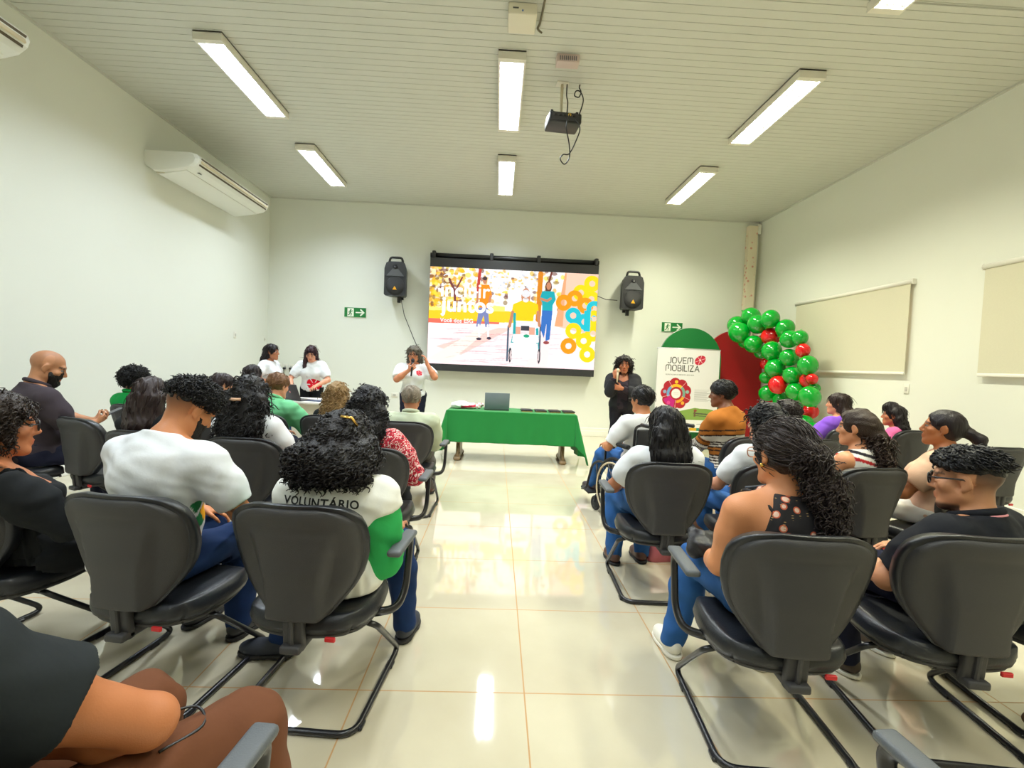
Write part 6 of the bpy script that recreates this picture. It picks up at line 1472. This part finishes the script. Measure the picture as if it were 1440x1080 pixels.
# --- right, further rows
def stripes_top(Vs, inf):
    q = (Vs - inf['hip']) @ inf['Tm']; k = np.floor((q[:, 2] + q[:, 0] * .25) / .022).astype(int) % 5; pal = lin(np.array([(230, 228, 224), (178, 40, 44), (230, 228, 224), (40, 36, 44), (230, 226, 220)]) / 255.); return pal[k]
P('woman with a pearly clip in wavy brown hair and a striped sleeveless top', (2.42, 3.16), 26, dict(seed=26, fem=True, h=.008, top=1.185, lean=5, w=1.04, head=(16, -2, 0), skin=(206, 142, 102), aw=1.08, armL=dict(w=(-.14, .30, .58), pole=(-.8, -.3, .35)), shirt=dict(mat=cloth_mat('white_print'), paint=stripes_top, sleeve=0, neck=.468, cuts=[((.15, 0, .42), (1, 0, .3)), ((-.15, 0, .42), (-1, 0, .3))]), pants=dict(mat=jeans), shoes=dict(mat=dsh), hair=dict(kind='pony', col=(64, 46, 36), t=.013, more=[rc((0, -.09, .0), (.0, -.12, -.06), .05, .045)], body=[lambda f: rc(f['H'](0, -.115, -.05), f['T'](.04, -.16, .34), .05, .055), lambda f: rc(f['T'](.04, -.16, .34), f['T'](.05, -.17, .20), .055, .04)], curls=600, cl=.08, cr=.011, ct=.005, keep=lambda z, v: (z[:, 2] < -.045) & (z[:, 1] < -.06))))
P('woman in a peach t-shirt with a ponytail and white hair tie, in profile', (3.04, 3.20), 36, dict(seed=27, fem=True, h=.0075, top=1.205, lean=5, w=1.06, head=(14, 4, 0), hs=1.03, skin=(166, 104, 64), lip=(.95, .5, .5), armL=dict(w=(-.16, .30, .58), pole=(-.8, -.3, .35)), shirt=dict(mat=cloth_mat('peach', rgb(214, 176, 150)), sleeve=.7, hem=-.08), pants=dict(mat=cloth_mat('offwhite', rgb(222, 220, 214))), shoes=dict(mat=dsh), hair=dict(kind='pony', col=(36, 26, 32), t=.008, wr=.002, more=[rc((0, -.105, .0), (0, -.135, -.015), .022, .022)], body=[lambda f: rc(f['H'](0, -.14, -.015), f['H'](0, -.185, -.045), .035, .035), lambda f: rc(f['H'](0, -.185, -.045), f['H'](0, -.19, -.12), .033, .018)])))
P('woman in a violet top with shoulder length brown hair by the right wall', (3.98, 5.50), 30, dict(seed=28, fem=True, h=.0095, top=1.215, lean=4, w=1.25, d=1.2, head=(18, 2, 0), hs=1.02, skin=(204, 140, 108), aw=1.2, armL=dict(w=(-.20, .30, .60), pole=(-.8, -.25, .35)), shirt=dict(mat=cloth_mat('violet', rgb(132, 84, 206)), sleeve=.55, hem=-.08, wr=.006), pants=dict(mat=blackc), shoes=dict(mat=dsh), hair=dict(kind='bob', col=(52, 34, 32), len=.0, r=.034, wd=.055, bk=.075, t=.014)))
P('girl in a pink top with bun and loose dark hair by the right wall', (4.70, 5.52), 42, dict(seed=29, fem=True, h=.0095, top=1.06, lean=3, w=.86, head=(8, 0, 0), skin=(182, 112, 78), shirt=dict(mat=cloth_mat('pink', rgb(228, 110, 168)), sleeve=.6), pants=dict(mat=jeans_d), shoes=dict(mat=wsh), hair=dict(kind='long', col=(34, 24, 28), len=.12, r=.036, wd=.065, t=.013, ears=True, more=[((0, .02, .125), (.05, .05, .04)), ((.01, .05, .10), (.06, .05, .03))])))
# ---------------------------------------------------------------- wheelchair
wc = empty('wheelchair', (1.36, 4.44, 0), R(20), 'black wheelchair with pale push rims beside the aisle', 'wheelchair')
wf = M('wheelchair_frame', rgb(28, 28, 32), .35, metal=.3); wt = M('tyre_black', rgb(24, 24, 25), .7); wr_ = M('push_rim', rgb(206, 190, 160), .4); wcan = M('canvas_black', rgb(30, 31, 34), .8, bump=.15, bscale=300)
for sx in (-1, 1):
    wh = empty('wheel', (0, 0, 0)); wh.parent = wc
    x = sx * .29; cy, cz, rr = -.06, .30, .285; a_ = np.linspace(0, 2 * PI, 41)[:-1]
    MB().tube([(x, cy + rr * math.cos(a), cz + rr * math.sin(a)) for a in a_], .015, 8, closed=True).build('tyre', wt, wh)
    MB().tube([(x + sx * .03, cy + .25 * math.cos(a), cz + .25 * math.sin(a)) for a in a_], .008, 6, closed=True).build('push_rim', wr_, wh)
    mb = MB(); mb.lathe([(0, -.03), (.028, -.03), (.028, .03), (0, .03)], 12, (x, cy, cz), Matrix.Rotation(R(90), 3, 'Y'))
    for k in range(18): a = 2 * PI * k / 18; mb.tube([(x + sx * .01 * (-1) ** k, cy, cz), (x, cy + rr * math.cos(a), cz + rr * math.sin(a))], .0022, 4)
    mb.build('spokes', M('steel_grey', rgb(150, 150, 152), .35, metal=.7), wh)
    fr = MB(); x = sx * .235
    fr.tube(fillet([(x, -.34, .93), (x, -.25, .90), (x, -.22, .46), (x, -.20, .24)], .04), .012, 8); fr.tube(fillet([(x, -.21, .47), (x, .30, .50), (x, .42, .44), (x, .52, .17), (x, .60, .15)], .06), .012, 8); fr.tube(fillet([(x, -.20, .24), (x, .30, .24), (x, .34, .46)], .05), .011, 8)
    fr.tube(fillet([(x * 1.05, -.22, .70), (x * 1.05, .12, .70), (x * 1.05, .18, .64), (x * 1.05, .18, .50)], .05), .011, 8); fr.build('side_frame', wf, wc)
    MB().box((x * 1.05, -.04, .715), (.05, .28, .028), r=.01).build('arm_pad', wcan, wc)
    MB().tube([(x, -.33, .93), (x, -.43, .93)], .017, 8).build('push_handle', blk, wc)
    ct = MB(); ct.tube([(x, .28, .24), (x, .30, .16)], .012, 8); ct.tube([(x - .02, .32, .075 + .03 * math.sin(0)), (x - .02, .30, .17)], .006, 6); ct.tube([(x + .02, .32, .075), (x + .02, .30, .17)], .006, 6)
    c_ = ct.build('caster', wf, wc); MB().tube([(x, .33 + .06 * math.cos(a), .075 + .06 * math.sin(a)) for a in np.linspace(0, 2 * PI, 25)[:-1]], .014, 8, closed=True).lathe([(0, -.01), (.055, -.01), (.055, .01), (0, .01)], 14, (x, .33, .075), Matrix.Rotation(R(90), 3, 'Y')).build('caster_wheel', wt, c_)
    MB().box((sx * .12, .60, .135), (.17, .16, .018), Matrix.Rotation(R(12), 3, 'X'), r=.005).build('footplate', wcan, wc)
MB().box((0, .04, .475), (.44, .44, .05), r=.02).build('seat', wcan, wc)
MB().box((0, -.245, .67), (.44, .03, .42), Matrix.Rotation(R(4), 3, 'X'), r=.012).build('backrest', wcan, wc)
mb = MB(); mb.tube([(-.235, -.1, .26), (.235, .05, .44)], .010, 6); mb.tube([(.235, -.1, .26), (-.235, .05, .44)], .010, 6); mb.build('cross_brace', wf, wc)

# ---------------------------------------------------------------- bags on the floor and in laps
def handbag(loc, rz, size, m, label, handle=True, hm=None):
    o = empty('handbag', loc, R(rz), label, 'handbag'); sx, sy, sz = size
    b = MB(); V = []; n = 5
    for k in range(n):
        t = k / (n - 1); w_ = sx / 2 * (1 - .10 * t + .05 * math.sin(t * PI)); d_ = sy / 2 * (1 - .45 * t + .10 * math.sin(t * PI))
        for a in np.linspace(0, 2 * PI, 25)[:-1]:
            c_, s_ = math.cos(a), math.sin(a); V.append((w_ * math.copysign(abs(c_) ** .45, c_), d_ * math.copysign(abs(s_) ** .45, s_), .002 + sz * t))
    F = [[k * 24 + j, k * 24 + (j + 1) % 24, (k + 1) * 24 + (j + 1) % 24, (k + 1) * 24 + j] for k in range(n - 1) for j in range(24)] + [list(range(24))[::-1], list(range((n - 1) * 24, n * 24))]
    b.add(V, F, True); b.build('body', m, o)
    if handle:
        for s in (-1, 1): MB().tube(fillet([(-sx * .28, s * sy * .25, sz * .72), (-sx * .24, s * sy * .2, sz * 1.4), (sx * .24, s * sy * .2, sz * 1.4), (sx * .28, s * sy * .25, sz * .72)], .06), .007, 6).build('handle', hm or m, o)
    return o
pink = M('bag_pink', rgb(206, 112, 130), .45, noise=.1, nscale=20); brn = M('bag_brown', rgb(104, 66, 40), .6, noise=.15, nscale=20)
handbag((1.27, 3.50, 0), 10, (.22, .14, .24), pink, 'pink handbag on the floor under the chair of the woman with long dark hair', True, brn)
handbag((1.52, 3.58, 0), -12, (.22, .14, .30), brn, 'brown bag on the floor beside the pink handbag')
hb_ = handbag((1.60, 2.33, .555), 20, (.22, .11, .15), pink, 'pink handbag in the lap of the man in the black polo shirt', True, blk)
vt = Vol((-.2, -.14, -.04), (.2, .14, .14), .007); vt.put(bx((0, 0, .035), (.13, .07, .035), ro=.03), .01); vt.put(el((-.02, 0, .06), (.10, .05, .035)), .03); vt.wrinkle(.006, 50, 9); v_, f_, _ = vt.mesh(1)
o = mesh_np('waist_pouch', v_, f_, M('pouch_black', rgb(24, 23, 28), .5, bump=.2, bscale=120), None, True, loc=(1.0, 2.20, .555)); o.rotation_euler = (0, 0, R(70)); tag(o, 'black soft pouch beside the hip of the woman in the floral top', 'pouch')

# ---------------------------------------------------------------- things held in hands
def phone(loc, rot, label):
    o = empty('phone', loc, 0, label, 'phone'); o.rotation_euler = rot
    MB().box((0, 0, 0), (.075, .15, .009), r=.004).build('case', blk, o); MB().box((0, 0, .005), (.068, .14, .0015)).build('display', M('phone_display', rgb(50, 54, 64), .15), o)
    return o
def at_hand(loc, yaw, p): return Vector(loc + (0,)) + Matrix.Rotation(R(yaw), 3, 'Z') @ Vector(p)
c_ = at_hand((-3.72, 4.02), -30, (.10, .48, .83)); phone(c_, (R(25), 0, R(-30)), 'dark phone in the hands of the bald man')
c_ = at_hand((2.20, 4.42), 36, (-.03, .55, .70)); phone(c_, (R(15), 0, R(36)), 'dark phone in the hands of the man in the striped sweater')
c_ = at_hand((-1.27, 7.45), 184, (.0, .275, 1.28)); mi = empty('microphone', c_, 0, 'black microphone held by the woman with grey bob and glasses', 'microphone')
tip = at_hand((-1.27, 7.45), 184, (-.005, .225, 1.40)) - c_; bt = tip * -.9
MB().tube([bt, tip * .55, tip * .8], [.012, .015, .020], 12).build('handle', blk, mi); MB().sphere(tuple(tip * 1.0), (.028, .028, .032), 14, 10).build('windscreen', M('mic_mesh', rgb(40, 40, 42), .5, metal=.4, bump=.5, bscale=600), mi)
c_ = at_hand((1.86, 7.0), 166, (.085, .285, 1.345)); m2 = empty('microphone', c_, 0, 'pale microphone held by the woman in the black trouser suit', 'microphone')
pal = M('mic_pale', rgb(214, 196, 168), .4); MB().tube([(0, .015, -.13), (0, 0, .02)], [.011, .015], 10).build('handle', pal, m2); MB().sphere((0, -.005, .04), (.024, .024, .026), 12, 8).build('windscreen', pal, m2)
# a pair of thin cords by the arm in the foreground
tag(MB().tube(smooth_path([(-.74, 1.02, .585), (-.70, 1.08, .58), (-.66, 1.11, .57), (-.62, 1.06, .565), (-.66, .98, .57)]), 0.0032, 6).build('cord', blk), 'thin black cord over the brown trousers at the lower left', 'cord')
# brown shoe of somebody outside the picture
vt = Vol((-.12, -.2, -.01), (.12, .2, .14), .007); vt.put(el((0, -.06, .05), (.042, .07, .05)), .02); vt.put(el((0, .06, .035), (.047, .095, .04)), .03); vt.plane((0, 0, .002), (0, 0, -1)); v_, f_, _ = vt.mesh(1)
o = mesh_np('shoe', v_, f_, M('shoe_tan_brown', rgb(122, 84, 52), .5), None, True, loc=(2.36, 1.83, .0)); o.rotation_euler = (0, 0, R(85)); tag(o, 'brown shoe at the right picture edge beside a floor runner', 'shoe')

# ---------------------------------------------------------------- render look
w_ = bpy.data.worlds.new('world'); SC.world = w_; w_.use_nodes = True; w_.node_tree.nodes['Background'].inputs[0].default_value = (.9, .95, 1, 1); w_.node_tree.nodes['Background'].inputs[1].default_value = .4
vs = SC.view_settings; vs.view_transform = 'Standard'; vs.look = 'None'; vs.exposure = EXPO; vs.gamma = 1.0
vs.use_curve_mapping = False
SC.display_settings.display_device = 'sRGB'
cy = SC.cycles; cy.max_bounces = 10; cy.diffuse_bounces = 6; cy.glossy_bounces = 4; cy.use_denoising = True; cy.sample_clamp_indirect = 8; cy.caustics_reflective = False; cy.caustics_refractive = False
